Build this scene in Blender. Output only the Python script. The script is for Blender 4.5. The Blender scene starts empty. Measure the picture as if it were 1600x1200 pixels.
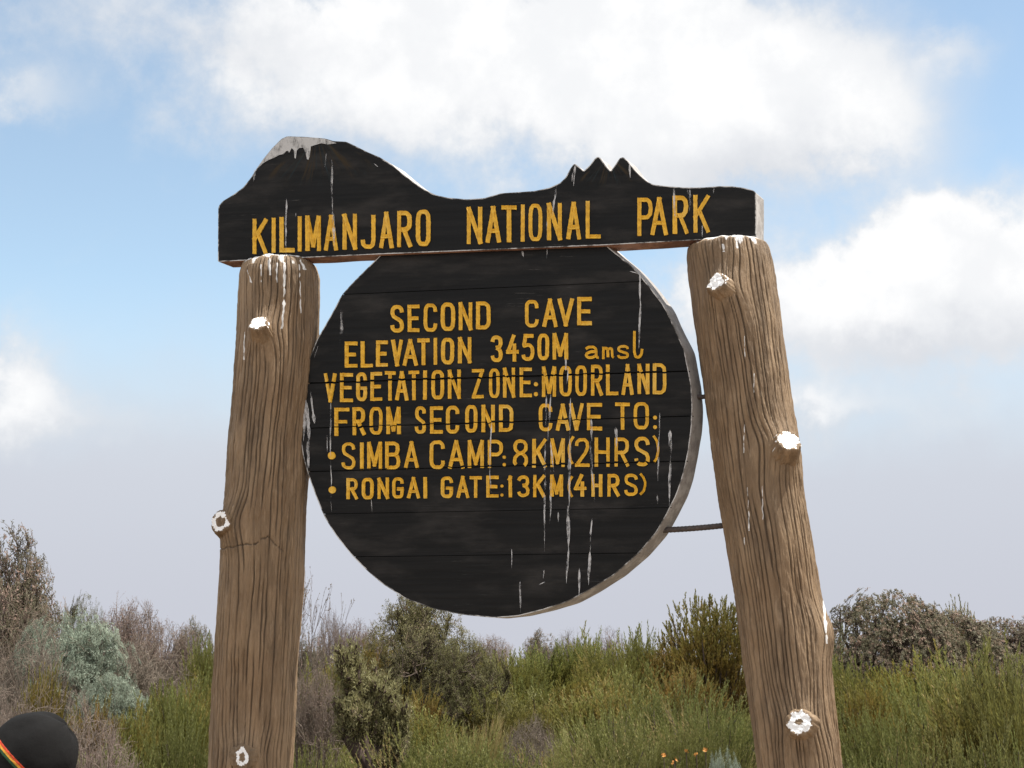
import bpy, bmesh, math, random
import numpy as np
from mathutils import Vector, Matrix, noise

S = bpy.context.scene
COL = S.collection
R = math.radians

# ------------------------------------------------------------------ camera
F = 2400.0                        # focal length in pixels of a 1600 px wide frame
HOR = 1018.0                      # row of the horizon
PITCH = math.atan((HOR - 600.0) / F)
CAM = Vector((0.0, 0.0, 1.6))
cam_d = bpy.data.cameras.new("camera")
cam_d.sensor_width = 36.0
cam_d.lens = 36.0 * F / 1600.0
cam_d.clip_start = 0.05
cam_d.clip_end = 3000.0
cam = bpy.data.objects.new("camera", cam_d)
COL.objects.link(cam)
cam.location = CAM
cam.rotation_euler = (math.pi / 2 + PITCH, 0, 0)
S.camera = cam
FW = Vector((0, math.cos(PITCH), math.sin(PITCH)))
UP = Vector((0, -math.sin(PITCH), math.cos(PITCH)))
RT = Vector((1, 0, 0))

def ray(px, py):
    return FW + RT * ((px - 800.0) / F) - UP * ((py - 600.0) / F)

def at(px, py, Y):
    d = ray(px, py)
    return CAM + d * (Y / d.y)

# ------------------------------------------------------------------ light
SUN_EL, SUN_AZ = R(67), R(88)     # azimuth from +Y (view direction) towards +X
S.view_settings.view_transform = 'Standard'
S.view_settings.look = 'None'
S.view_settings.exposure = 0.9
S.view_settings.gamma = 1.0
sun_d = bpy.data.lights.new("sun", 'SUN')
sun_d.energy = 4.7
sun_d.angle = R(0.5)
sun_d.color = (1.0, 0.95, 0.87)
sun = bpy.data.objects.new("sun", sun_d)
COL.objects.link(sun)
sdir = Vector((math.cos(SUN_EL) * math.sin(SUN_AZ), math.cos(SUN_EL) * math.cos(SUN_AZ), math.sin(SUN_EL)))
sun.rotation_euler = sdir.to_track_quat('Z', 'Y').to_euler()
sun.location = (30, 10, 60)

class NT:
    """small helper to wire node trees"""
    def __init__(self, tree):
        self.t = tree
        self.n = tree.nodes
        self.l = tree.links
    def new(self, typ, **kw):
        nd = self.n.new(typ)
        for k, v in kw.items():
            setattr(nd, k, v)
        return nd
    def link(self, a, b):
        self.l.new(a, b)
    def put(self, sock, v):
        if isinstance(v, bpy.types.NodeSocket):
            self.l.new(v, sock)
        else:
            sock.default_value = v
    def math(self, op, a, b=None, c=None, clamp=False):
        nd = self.n.new('ShaderNodeMath')
        nd.operation = op
        nd.use_clamp = clamp
        self.put(nd.inputs[0], a)
        if b is not None: self.put(nd.inputs[1], b)
        if c is not None: self.put(nd.inputs[2], c)
        return nd.outputs[0]
    def vmath(self, op, a, b=None, c=None):
        nd = self.n.new('ShaderNodeVectorMath')
        nd.operation = op
        self.put(nd.inputs[0], a)
        if b is not None: self.put(nd.inputs[1], b)
        if c is not None: self.put(nd.inputs[2], c)
        return nd.outputs['Value'] if op in ('DOT_PRODUCT', 'LENGTH') else nd.outputs[0]
    def noise(self, vec, scale, detail=4, rough=0.55, dist=0.0):
        nd = self.n.new('ShaderNodeTexNoise')
        if vec is not None: self.l.new(vec, nd.inputs['Vector'])
        nd.inputs['Scale'].default_value = scale
        nd.inputs['Detail'].default_value = detail
        nd.inputs['Roughness'].default_value = rough
        nd.inputs['Distortion'].default_value = dist
        return nd
    def mix(self, f, a, b, typ='MIX'):
        nd = self.n.new('ShaderNodeMix')
        nd.data_type = 'RGBA'
        nd.blend_type = typ
        self.put(nd.inputs['Factor'], f)
        self.put(nd.inputs[6], a)
        self.put(nd.inputs[7], b)
        return nd.outputs[2]
    def smooth(self, v, lo, hi, a=0.0, b=1.0):
        nd = self.n.new('ShaderNodeMapRange')
        nd.interpolation_type = 'SMOOTHSTEP'
        self.put(nd.inputs[0], v)
        nd.inputs[1].default_value = lo
        nd.inputs[2].default_value = hi
        nd.inputs[3].default_value = a
        nd.inputs[4].default_value = b
        return nd.outputs[0]

def c4(c):
    return (c[0], c[1], c[2], 1.0)

# ------------------------------------------------------------------ sky: Nishita with cloud banks given by azimuth / elevation
def azel(px, py):
    d = ray(px, py).normalized()
    return math.degrees(math.atan2(d.x, d.y)), math.degrees(math.asin(d.z))

world = bpy.data.worlds.new("World")
S.world = world
world.use_nodes = True
wt = NT(world.node_tree)
wt.n.clear()
w_out = wt.new('ShaderNodeOutputWorld')
bg = wt.new('ShaderNodeBackground')
BGS = 0.10
bg.inputs['Strength'].default_value = BGS
wt.link(bg.outputs[0], w_out.inputs['Surface'])
sky = wt.new('ShaderNodeTexSky')
sky.sky_type = 'NISHITA'
sky.sun_disc = False
sky.sun_elevation = SUN_EL
sky.sun_rotation = SUN_AZ
sky.altitude = 3450.0
sky.air_density = 1.6
sky.dust_density = 1.0
sky.ozone_density = 1.3
tc = wt.new('ShaderNodeTexCoord')
gen = tc.outputs['Generated']
sep = wt.new('ShaderNodeSeparateXYZ')
wt.link(gen, sep.inputs[0])
az = wt.math('MULTIPLY', wt.math('ARCTAN2', sep.outputs[0], sep.outputs[1]), 180 / math.pi)
el = wt.math('MULTIPLY', wt.math('ARCSINE', sep.outputs[2]), 180 / math.pi)
ae = wt.new('ShaderNodeCombineXYZ')
wt.link(az, ae.inputs[0]); wt.link(el, ae.inputs[1])
nz1 = wt.noise(gen, 13.0, 7, 0.6)
nz2 = wt.noise(gen, 4.0, 3, 0.5)
nz3 = wt.noise(gen, 34.0, 6, 0.62)
warp = wt.vmath('MULTIPLY', wt.vmath('SUBTRACT', nz1.outputs['Color'], (0.5, 0.5, 0.5)), (6.5, 5.0, 0.0))
warp = wt.vmath('ADD', warp, wt.vmath('MULTIPLY', wt.vmath('SUBTRACT', nz3.outputs['Color'], (0.5, 0.5, 0.5)), (2.2, 2.0, 0.0)))
p = wt.vmath('ADD', ae.outputs[0], warp)

def blobs(lst):
    acc = 0.0
    for (px, py, rx, ry, amp) in lst:
        a, e = azel(px, py)
        rx_d = math.degrees(rx / F); ry_d = math.degrees(ry / F)
        d = wt.vmath('MULTIPLY', wt.vmath('SUBTRACT', p, (a, e, 0.0)), (1 / rx_d, 1 / ry_d, 0.0))
        d2 = wt.vmath('DOT_PRODUCT', d, d)
        acc = wt.math('MULTIPLY_ADD', wt.math('POWER', 0.36788, d2), amp, acc)
    return acc

# cloud masses: where they stand in the sky over this hill
CLOUDS = [
    (960, 120, 300, 150, 1.25), (1190, 150, 230, 135, 1.15), (760, 60, 330, 100, 0.9), (1390, 205, 110, 75, 0.55),
    (1110, 245, 170, 70, 0.6), (450, 140, 290, 130, 0.62), (350, 30, 500, 60, 0.42), (600, 200, 130, 80, 0.25),
    (1490, 80, 70, 40, 0.40), (30, 165, 90, 55, 0.55), (0, 40, 160, 60, 0.3),
    (1480, 400, 120, 85, 1.1), (1380, 470, 260, 95, 0.95), (1230, 480, 120, 80, 0.5), (1440, 570, 280, 50, 0.35), (1590, 440, 140, 110, 0.9), (1110, 480, 120, 80, 0.45),
    (1300, 655, 90, 45, 0.55), (1470, 650, 150, 40, 0.3),
    (20, 600, 90, 75, 0.95), (60, 650, 130, 45, 0.4), (230, 660, 160, 40, 0.25),
    (1300, -200, 500, 110, 0.5), (200, -260, 420, 130, 0.7), (-900, 200, 420, 140, 0.9), (2500, 250, 400, 160, 1.0),
]
SHADE = [(1140, 285, 200, 60, 1.0), (1450, 540, 260, 50, 1.1), (40, 665, 130, 30, 0.7), (520, 215, 260, 60, 0.5), (300, 60, 260, 40, 0.5),
         (1320, 690, 160, 25, 0.7), (1050, 520, 120, 40, 0.6)]
dens = blobs(CLOUDS)
shade = blobs(SHADE)
# broken cloud over the rest of the dome, out of view, thickened for fill light
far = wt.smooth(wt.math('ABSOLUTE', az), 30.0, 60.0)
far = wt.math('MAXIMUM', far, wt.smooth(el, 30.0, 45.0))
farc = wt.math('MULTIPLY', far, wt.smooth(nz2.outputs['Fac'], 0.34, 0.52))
fb = wt.math('MULTIPLY', wt.math('SUBTRACT', nz1.outputs['Fac'], 0.5), 1.0)
fb2 = wt.math('MULTIPLY', wt.math('SUBTRACT', nz3.outputs['Fac'], 0.5), 0.50)
d0 = wt.math('ADD', wt.math('ADD', wt.math('ADD', dens, farc), fb), fb2)
cov = wt.smooth(d0, 0.08, 0.98)
K = 1.0 / BGS
def k3(c, s=1.0):
    return (c[0] * K * s, c[1] * K * s, c[2] * K * s, 1.0)
bright = wt.smooth(d0, 0.45, 1.25)
ccol = wt.mix(bright, k3((0.41, 0.43, 0.455)), k3((0.56, 0.56, 0.56)))
ccol = wt.mix(wt.math('MULTIPLY', wt.smooth(nz1.outputs['Fac'], 0.62, 0.40), 0.40), ccol, k3((0.40, 0.415, 0.44)))
ccol = wt.mix(wt.math('MULTIPLY', shade, wt.math('ADD', nz1.outputs['Fac'], 0.15), clamp=True), ccol, k3((0.35, 0.365, 0.395)))
# out-of-view cloud, set brighter than the visible banks to light the sign's shaded front
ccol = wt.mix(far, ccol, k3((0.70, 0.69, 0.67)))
hsv = wt.new('ShaderNodeHueSaturation')
hsv.inputs['Saturation'].default_value = 0.78
wt.link(sky.outputs[0], hsv.inputs['Color'])
sky_t = wt.mix(1.0, hsv.outputs[0], (0.92, 0.985, 0.95, 1), 'MULTIPLY')
# the cloud deck below the hill makes the low sky a pale lilac grey
hz = wt.smooth(wt.math('ADD', el, wt.math('MULTIPLY', wt.math('SUBTRACT', nz1.outputs['Fac'], 0.5), 3.0)), 6.0, 14.0, 1.0, 0.0)
hcol = wt.mix(wt.smooth(el, 0.0, 9.0), k3((0.318, 0.328, 0.368)), k3((0.350, 0.370, 0.410)))
s1 = wt.mix(hz, sky_t, hcol)
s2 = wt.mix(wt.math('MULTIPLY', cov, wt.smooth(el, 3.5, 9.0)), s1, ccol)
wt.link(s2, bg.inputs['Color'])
world.cycles.sampling_method = 'MANUAL'
world.cycles.sample_map_resolution = 1024

# ------------------------------------------------------------------ object helpers
def link(o, parent=None):
    COL.objects.link(o)
    if parent is not None:
        o.parent = parent
    return o

def empty(name, loc, label, cat, group=None, rz=0.0):
    o = bpy.data.objects.new(name, None)
    o.empty_display_size = 0.1
    o.location = loc
    o.rotation_euler = (0, 0, rz)
    o["label"] = label
    o["category"] = cat
    if group: o["group"] = group
    return link(o)

def mesh_np(name, V, faces, smooth=False, attrs=None):
    """faces: list of (n,k) int arrays"""
    me = bpy.data.meshes.new(name)
    V = np.asarray(V, dtype=np.float32)
    me.vertices.add(len(V))
    me.vertices.foreach_set("co", V.ravel())
    faces = [np.asarray(f, dtype=np.int32) for f in faces if len(f)]
    nl = sum(f.size for f in faces)
    nf = sum(len(f) for f in faces)
    me.loops.add(nl)
    me.polygons.add(nf)
    me.loops.foreach_set("vertex_index", np.concatenate([f.ravel() for f in faces]))
    tot = np.concatenate([np.full(len(f), f.shape[1], dtype=np.int32) for f in faces])
    st = np.concatenate([[0], np.cumsum(tot)[:-1]]).astype(np.int32)
    me.polygons.foreach_set("loop_start", st)
    me.polygons.foreach_set("loop_total", tot)
    if smooth:
        me.polygons.foreach_set("use_smooth", np.ones(nf, dtype=bool))
    for k, a in (attrs or {}).items():
        at_ = me.attributes.new(k, 'FLOAT', 'POINT')
        at_.data.foreach_set("value", np.asarray(a, dtype=np.float32))
    me.update(calc_edges=True)
    me.validate()
    return me

def mesh_py(name, V, Fc, mats=None, smooth=False):
    me = bpy.data.meshes.new(name)
    me.from_pydata([tuple(v) for v in V], [], [tuple(f) for f in Fc])
    if mats is not None:
        for pl, m in zip(me.polygons, mats):
            pl.material_index = m
    if smooth:
        for pl in me.polygons: pl.use_smooth = True
    me.update()
    return me

def obj(name, me, mats, parent=None, label=None):
    o = bpy.data.objects.new(name, me)
    if not isinstance(mats, (list, tuple)): mats = [mats]
    if not me.materials:
        for m in mats: me.materials.append(m)
    if label: o["label"] = label
    return link(o, parent)

# ------------------------------------------------------------------ materials
def new_mat(name):
    m = bpy.data.materials.new(name)
    m.use_nodes = True
    t = NT(m.node_tree)
    b = m.node_tree.nodes['Principled BSDF']
    return m, t, b

def bump(t, b, h, strength=0.3, dist=0.005):
    bn = t.new('ShaderNodeBump')
    bn.inputs['Strength'].default_value = strength
    bn.inputs['Distance'].default_value = dist
    t.put(bn.inputs['Height'], h)
    t.link(bn.outputs[0], b.inputs['Normal'])

def obj_coord(t, scale=(1, 1, 1)):
    tcn = t.new('ShaderNodeTexCoord')
    return t.vmath('MULTIPLY', tcn.outputs['Object'], scale)

def mat_blackboard(name, peaks=None):
    m, t, b = new_mat(name)
    co = obj_coord(t)
    grain = t.noise(obj_coord(t, (2.2, 10, 60)), 1.0, 6, 0.6)
    blot = t.noise(obj_coord(t, (1.5, 1, 5)), 2.2, 5, 0.6)
    col = t.mix(t.smooth(grain.outputs['Fac'], 0.3, 0.75), c4((0.0025, 0.0025, 0.0027)), c4((0.0085, 0.0082, 0.0082)))
    col = t.mix(t.smooth(blot.outputs['Fac'], 0.47, 0.72), col, c4((0.027, 0.025, 0.024)))
    # light scratches and wear along the grain
    scr = t.noise(obj_coord(t, (6, 10, 140)), 1.0, 8, 0.75)
    patch = t.noise(co, 3.1, 3)
    f = t.math('MULTIPLY', t.smooth(scr.outputs['Fac'], 0.60, 0.70), t.smooth(patch.outputs['Fac'], 0.46, 0.68))
    col = t.mix(t.math('MULTIPLY', f, 0.75), col, c4((0.13, 0.125, 0.12)))
    if peaks:                                 # painted mountains: faint ochre and blue-green streaks running down from each peak
        sp = t.new('ShaderNodeSeparateXYZ')
        t.link(co, sp.inputs[0])
        for (u, v, ru, rv) in peaks:
            du = t.math('SUBTRACT', sp.outputs[0], u)
            dv = t.math('SUBTRACT', sp.outputs[2], v)
            ang = t.math('ARCTAN2', du, t.math('MULTIPLY', dv, -0.55))
            rad = t.math('ADD', t.math('POWER', t.math('DIVIDE', du, ru), 2.0), t.math('POWER', t.math('DIVIDE', dv, rv), 2.0))
            cv = t.new('ShaderNodeCombineXYZ')
            t.link(t.math('MULTIPLY', ang, 5.5), cv.inputs[0])
            t.link(t.math('MULTIPLY', rad, 0.8), cv.inputs[1])
            n = t.noise(cv.outputs[0], 1.0, 5, 0.62, 0.6)
            sp2 = t.new('ShaderNodeSeparateColor')
            t.link(n.outputs['Color'], sp2.inputs[0])
            mask = t.math('MULTIPLY', t.smooth(rad, 0.5, 1.0, 1.0, 0.0), t.smooth(dv, -rv * 1.05, -rv * 0.6))
            a1 = t.math('MULTIPLY', t.smooth(sp2.outputs[0], 0.52, 0.68), mask)
            a2 = t.math('MULTIPLY', t.smooth(sp2.outputs[1], 0.54, 0.70), mask)
            col = t.mix(a1, col, c4((0.030, 0.020, 0.009)))
            col = t.mix(a2, col, c4((0.012, 0.022, 0.026)))
    t.link(col, b.inputs['Base Color'])
    t.link(t.smooth(blot.outputs['Fac'], 0.3, 0.8, 0.42, 0.68), b.inputs['Roughness'])
    b.inputs['Specular IOR Level'].default_value = 0.18
    bump(t, b, t.math('ADD', grain.outputs['Fac'], t.math('MULTIPLY', scr.outputs['Fac'], 0.4)), 0.35, 0.004)
    return m

def mat_edge(name, light, dark, amt=0.5):
    m, t, b = new_mat(name)
    n = t.noise(obj_coord(t), 26.0, 6, 0.7)
    n2 = t.noise(obj_coord(t), 5.0, 3, 0.6)
    s = t.math('ADD', t.math('MULTIPLY', n.outputs['Fac'], 0.6), t.math('MULTIPLY', n2.outputs['Fac'], 0.4))
    t.link(t.mix(t.smooth(s, amt - 0.06, amt + 0.06), c4(dark), c4(light)), b.inputs['Base Color'])
    b.inputs['Roughness'].default_value = 0.7
    bump(t, b, n.outputs['Fac'], 0.5, 0.004)
    return m

def mat_letters():
    m, t, b = new_mat("yellow_sign_paint")
    n = t.noise(obj_coord(t), 60.0, 5, 0.65)
    n2 = t.noise(obj_coord(t), 7.0, 4, 0.65)
    col = t.mix(t.smooth(n.outputs['Fac'], 0.3, 0.75), c4((0.55, 0.300, 0.012)), c4((0.82, 0.475, 0.026)))
    col = t.mix(t.smooth(n2.outputs['Fac'], 0.50, 0.78), col, c4((0.74, 0.50, 0.11)))
    n3 = t.noise(obj_coord(t), 120.0, 4, 0.7)
    col = t.mix(t.smooth(t.math('ADD', n3.outputs['Fac'], t.math('MULTIPLY', n2.outputs['Fac'], 0.35)), 0.86, 0.93), col, c4((0.06, 0.045, 0.02)))
    t.link(col, b.inputs['Base Color'])
    b.inputs['Roughness'].default_value = 0.5
    bump(t, b, n.outputs['Fac'], 0.5, 0.002)
    return m

def mat_streak(name, col, cut=0.44, amax=1.0):
    m, t, b = new_mat(name)
    n = t.noise(obj_coord(t, (1, 1, 0.35)), 110.0, 6, 0.75)
    n2 = t.noise(obj_coord(t), 16.0, 4, 0.65)
    s = t.math('ADD', t.math('MULTIPLY', n.outputs['Fac'], 0.5), t.math('MULTIPLY', n2.outputs['Fac'], 0.5))
    b.inputs['Base Color'].default_value = c4(col)
    b.inputs['Roughness'].default_value = 0.8
    t.link(t.smooth(s, cut - 0.09, cut + 0.12, 0.0, amax), b.inputs['Alpha'])
    return m

def mat_bark():
    m, t, b = new_mat("log_bark")
    co = obj_coord(t)
    n = t.noise(obj_coord(t, (18, 18, 3.0)), 1.0, 9, 0.72)
    n2 = t.noise(co, 4.0, 4, 0.6)
    n3 = t.noise(obj_coord(t, (90, 90, 12)), 1.0, 6, 0.7)
    col = t.mix(t.smooth(n.outputs['Fac'], 0.3, 0.7), c4((0.112, 0.072, 0.039)), c4((0.305, 0.208, 0.122)))
    col = t.mix(t.math('MULTIPLY', t.smooth(n2.outputs['Fac'], 0.42, 0.68), 0.6), col, c4((0.185, 0.112, 0.055)))
    col = t.mix(t.math('MULTIPLY', t.smooth(n3.outputs['Fac'], 0.52, 0.72), 0.65), col, c4((0.36, 0.26, 0.165)))
    gr = t.new('ShaderNodeAttribute'); gr.attribute_name = 'crack'
    col = t.mix(t.math('MULTIPLY', gr.outputs['Fac'], 0.85), col, c4((0.050, 0.034, 0.022)))
    pa = t.new('ShaderNodeAttribute'); pa.attribute_name = 'paint'
    pm = t.smooth(t.math('ADD', pa.outputs['Fac'], t.math('MULTIPLY', t.math('SUBTRACT', n3.outputs['Fac'], 0.5), 0.9)), 0.45, 0.6)
    col = t.mix(pm, col, c4((0.72, 0.71, 0.70)))
    t.link(col, b.inputs['Base Color'])
    b.inputs['Roughness'].default_value = 0.62
    b.inputs['Specular IOR Level'].default_value = 0.45
    bump(t, b, t.math('ADD', n3.outputs['Fac'], t.math('MULTIPLY', n.outputs['Fac'], 0.9)), 0.85, 0.008)
    return m

def mat_plain(name, a, bcol, scale=20.0, rough=0.7, bs=0.3, metallic=0.0):
    m, t, b = new_mat(name)
    n = t.noise(obj_coord(t), scale, 6, 0.65)
    t.link(t.mix(t.smooth(n.outputs['Fac'], 0.3, 0.7), c4(a), c4(bcol)), b.inputs['Base Color'])
    b.inputs['Roughness'].default_value = rough
    b.inputs['Metallic'].default_value = metallic
    bump(t, b, n.outputs['Fac'], bs, 0.004)
    return m

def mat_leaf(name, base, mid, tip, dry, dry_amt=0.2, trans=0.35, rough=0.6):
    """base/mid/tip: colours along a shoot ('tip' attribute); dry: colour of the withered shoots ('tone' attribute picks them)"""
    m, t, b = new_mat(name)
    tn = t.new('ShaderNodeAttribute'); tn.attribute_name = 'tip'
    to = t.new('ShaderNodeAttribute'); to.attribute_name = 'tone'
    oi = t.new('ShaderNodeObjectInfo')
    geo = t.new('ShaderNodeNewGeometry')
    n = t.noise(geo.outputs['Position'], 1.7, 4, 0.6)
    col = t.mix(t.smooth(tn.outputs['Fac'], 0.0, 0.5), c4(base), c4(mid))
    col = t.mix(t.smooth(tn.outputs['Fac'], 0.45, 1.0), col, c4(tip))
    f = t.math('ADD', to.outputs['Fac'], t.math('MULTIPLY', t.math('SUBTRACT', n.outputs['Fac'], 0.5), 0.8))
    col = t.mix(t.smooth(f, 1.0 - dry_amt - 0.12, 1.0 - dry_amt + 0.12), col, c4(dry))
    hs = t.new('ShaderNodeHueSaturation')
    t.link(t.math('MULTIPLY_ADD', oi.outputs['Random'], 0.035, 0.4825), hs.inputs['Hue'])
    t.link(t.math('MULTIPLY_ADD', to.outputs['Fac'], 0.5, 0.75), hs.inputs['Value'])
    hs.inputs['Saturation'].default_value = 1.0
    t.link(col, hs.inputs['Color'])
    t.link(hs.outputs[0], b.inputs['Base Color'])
    b.inputs['Roughness'].default_value = rough
    b.inputs['Specular IOR Level'].default_value = 0.25
    out = m.node_tree.nodes['Material Output']
    tr = t.new('ShaderNodeBsdfTranslucent')
    t.link(hs.outputs[0], tr.inputs['Color'])
    mx = t.new('ShaderNodeMixShader')
    mx.inputs[0].default_value = trans
    t.link(b.outputs[0], mx.inputs[1]); t.link(tr.outputs[0], mx.inputs[2])
    t.link(mx.outputs[0], out.inputs['Surface'])
    return m

M_round = mat_blackboard("black_sign_paint")
M_rim = mat_edge("chipped_rim", (0.52, 0.51, 0.50), (0.05, 0.045, 0.04), 0.50)
M_side = mat_edge("weathered_side", (0.42, 0.40, 0.38), (0.27, 0.25, 0.235), 0.5)
M_under = mat_edge("bare_red_wood", (0.30, 0.15, 0.09), (0.16, 0.075, 0.05), 0.5)
M_let = mat_letters()
M_streak = mat_streak("white_paint_run", (0.62, 0.62, 0.63), 0.49, 0.85)
M_snow = mat_streak("white_snow_paint", (0.50, 0.50, 0.50), 0.41, 0.92)
M_bark = mat_bark()
M_white = mat_plain("white_knot_paint", (0.82, 0.82, 0.82), (0.88, 0.88, 0.88), 40, 0.6)
M_rod = mat_plain("rusty_rod", (0.035, 0.028, 0.026), (0.075, 0.055, 0.05), 60, 0.6, 0.6)

# ------------------------------------------------------------------ ground
def gz(x, y):
    q = min(1.0, max(0.0, (y - 5.3) / 1.6))
    z = 0.62 * q * q * (3 - 2 * q) + (0.030 * (min(y, 27.0) - 6.9) if y > 6.9 else 0.0)
    if y > 27.0: z -= 0.10 * (y - 27.0)
    if y < -10: z += 0.05 * (y + 10)
    return z + 0.10 * noise.noise(Vector((x * 0.18, y * 0.18, 3.1))) * min(1.0, max(0.0, (y - 4) / 5))

n_g = 120
xs = np.sinh(np.linspace(-4.4, 4.4, n_g)) * 18.0
ys = np.sinh(np.linspace(-3.6, 4.4, n_g)) * 18.0 + 12.0
gv = [(x, y, gz(x, y)) for y in ys for x in xs]
gi = np.arange(n_g * n_g).reshape(n_g, n_g)
gf = np.stack([gi[:-1, :-1], gi[:-1, 1:], gi[1:, 1:], gi[1:, :-1]], -1).reshape(-1, 4)
def mat_ground():
    m, t, b = new_mat("moor_soil")
    co = obj_coord(t)
    n = t.noise(co, 1.3, 6, 0.65); n2 = t.noise(co, 14.0, 6, 0.65)
    col = t.mix(t.smooth(n.outputs['Fac'], 0.3, 0.7), c4((0.045, 0.034, 0.024)), c4((0.10, 0.085, 0.05)))
    sp = t.new('ShaderNodeSeparateXYZ'); t.link(co, sp.inputs[0])
    edge = t.math('ADD', sp.outputs[1], t.math('MULTIPLY', n.outputs['Fac'], 2.0))
    bounce_dust = t.mix(n2.outputs['Fac'], c4((0.17, 0.13, 0.095)), c4((0.27, 0.215, 0.165)))      # trodden clearing out of view, pale dust added to bounce warm light onto the sign
    col = t.mix(t.smooth(edge, 5.6, 6.6, 1.0, 0.0), col, bounce_dust)
    t.link(col, b.inputs['Base Color'])
    b.inputs['Roughness'].default_value = 0.95
    bump(t, b, n2.outputs['Fac'], 0.8, 0.02)
    return m
M_ground = mat_ground()
g = obj("ground", mesh_np("ground", gv, [gf], True), M_ground)
g["kind"] = "structure"
g["label"] = "dark soil of the moorland slope under the heath"

# ------------------------------------------------------------------ the sign: local frame (u right, w back, v up)
PSI = R(9.3)
U = Vector((math.cos(PSI), -math.sin(PSI), 0))
W = Vector((math.sin(PSI), math.cos(PSI), 0))
p0 = at(780, 650, 4.9)
S0 = Vector((p0.x, p0.y, gz(p0.x, p0.y)))
ROOT = empty("park_sign", S0, "dark wooden park sign on two log posts with a round black panel and yellow lettering", "signboard", rz=-PSI)

def uv(px, py, w=0.0):
    """pixel -> (u, v) on the plane w of the sign"""
    d = ray(px, py)
    n = -W
    q0 = S0 + W * w
    tt = (q0 - CAM).dot(n) / d.dot(n)
    q = CAM + d * tt - S0
    return q.dot(U), q.z

def loc(px, py, w=0.0):
    u, v = uv(px, py, w)
    return Vector((u, w, v))

def resample(P, step, closed=True):
    out = []
    n = len(P)
    for i in range(n if closed else n - 1):
        a, b = P[i], P[(i + 1) % n]
        k = max(1, int(math.hypot(b[0] - a[0], b[1] - a[1]) / step))
        for j in range(k):
            out.append((a[0] + (b[0] - a[0]) * j / k, a[1] + (b[1] - a[1]) * j / k))
    if not closed: out.append(P[-1])
    return out

def chaikin(P, closed=True):
    out = []
    n = len(P)
    for i in range(n):
        a, b = P[i], P[(i + 1) % n]
        out.append((0.75 * a[0] + 0.25 * b[0], 0.75 * a[1] + 0.25 * b[1]))
        out.append((0.25 * a[0] + 0.75 * b[0], 0.25 * a[1] + 0.75 * b[1]))
    return out

def area(P):
    return 0.5 * sum(P[i][0] * P[(i + 1) % len(P)][1] - P[(i + 1) % len(P)][0] * P[i][1] for i in range(len(P)))

def inset(P, d):
    """P counter-clockwise in (u, v)"""
    out = []
    n = len(P)
    for i in range(n):
        a, b, c = P[i - 1], P[i], P[(i + 1) % n]
        t1 = Vector((b[0] - a[0], b[1] - a[1])); t2 = Vector((c[0] - b[0], c[1] - b[1]))
        t = (t1.normalized() + t2.normalized())
        if t.length < 1e-6: t = t1
        t.normalize()
        out.append((b[0] - t.y * d, b[1] + t.x * d))
    return out

SHEAR = 0.024      # the boards are sawn at a slant: the back lies a little further right

def rim_strip(V, Fc, Mt, P, w, dw, mat):
    Pi = inset(P, 0.0028)
    b0 = len(V)
    n = len(P)
    for i in range(n):
        jit = 0.0012 * noise.noise(Vector((P[i][0] * 60, P[i][1] * 60, 1)))
        q = Pi[i]
        V.append((q[0] + jit, w - 0.0006, q[1] + jit))
        V.append((P[i][0], w - 0.0006, P[i][1]))
        V.append((P[i][0] + 0.0005, w + dw, P[i][1]))
    for i in range(n):
        j = (i + 1) % n
        Fc.append((b0 + 3 * i, b0 + 3 * j, b0 + 3 * j + 1, b0 + 3 * i + 1)); Mt.append(mat)

# --- header board with the mountain skyline
HEAD = [(340.5, 409), (341, 326), (342.5, 321), (348, 314.5), (365, 304), (380, 293), (392, 278), (402, 262), (412, 248), (425, 232), (440, 217),
        (449, 213), (478, 214), (508, 216.5), (521, 220.5), (541, 221.5), (553, 227), (575, 238), (594, 246), (612, 257), (630, 272), (648, 286),
        (664, 297), (682, 305), (700, 309), (730, 311.5), (757, 309.5), (783, 302), (814, 300), (835, 298.5), (858, 293.5), (875, 286), (883.6, 277.7),
        (891, 264), (896, 257), (898.5, 256), (904, 260), (912, 267.5), (921, 259), (929.5, 248), (934, 244.6), (938.5, 247), (947, 259.5), (954, 268),
        (962.5, 256), (968.5, 247), (974, 245.5), (981, 252), (991.5, 266), (1001.5, 276), (1013, 285), (1021.6, 288.6), (1042, 291), (1067.6, 293),
        (1099, 293), (1122, 291), (1142, 291), (1162.5, 293.5), (1177, 297.5), (1181, 301), (1181.5, 370), (947, 383), (589, 397.5)]
Ph = chaikin(resample(HEAD, 4.0))
Ph = [uv(x, y, 0.0) for x, y in Ph]
if area(Ph) < 0: Ph.reverse()
TH = 0.082
def board(P, w0, w1, shear, slots, under_test=None):
    n = len(P)
    V = [(u, w0, v) for u, v in P]
    V += [(u + shear + 0.003 * noise.noise(Vector((u * 9, v * 9, 5))), w1, v + 0.003 * noise.noise(Vector((u * 9, v * 9, 15)))) for u, v in P]
    Fc = [tuple(range(n)), tuple(range(2 * n - 1, n - 1, -1))]
    Mt = [0, slots['side']]
    for i in range(n):
        j = (i + 1) % n
        Fc.append((i, i + n, j + n, j))
        mm = slots['side']
        if under_test and under_test(P[i], P[j]): mm = slots['under']
        Mt.append(mm)
    return V, Fc, Mt
pk1, pk2 = uv(495, 205), uv(950, 240)
PXM = uv(900, 600)[0] - uv(899, 600)[0]
M_head = mat_blackboard("black_header_paint", [(pk1[0], pk1[1], 150 * PXM, 105 * PXM), (pk2[0], pk2[1], 75 * PXM, 62 * PXM)])
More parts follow.
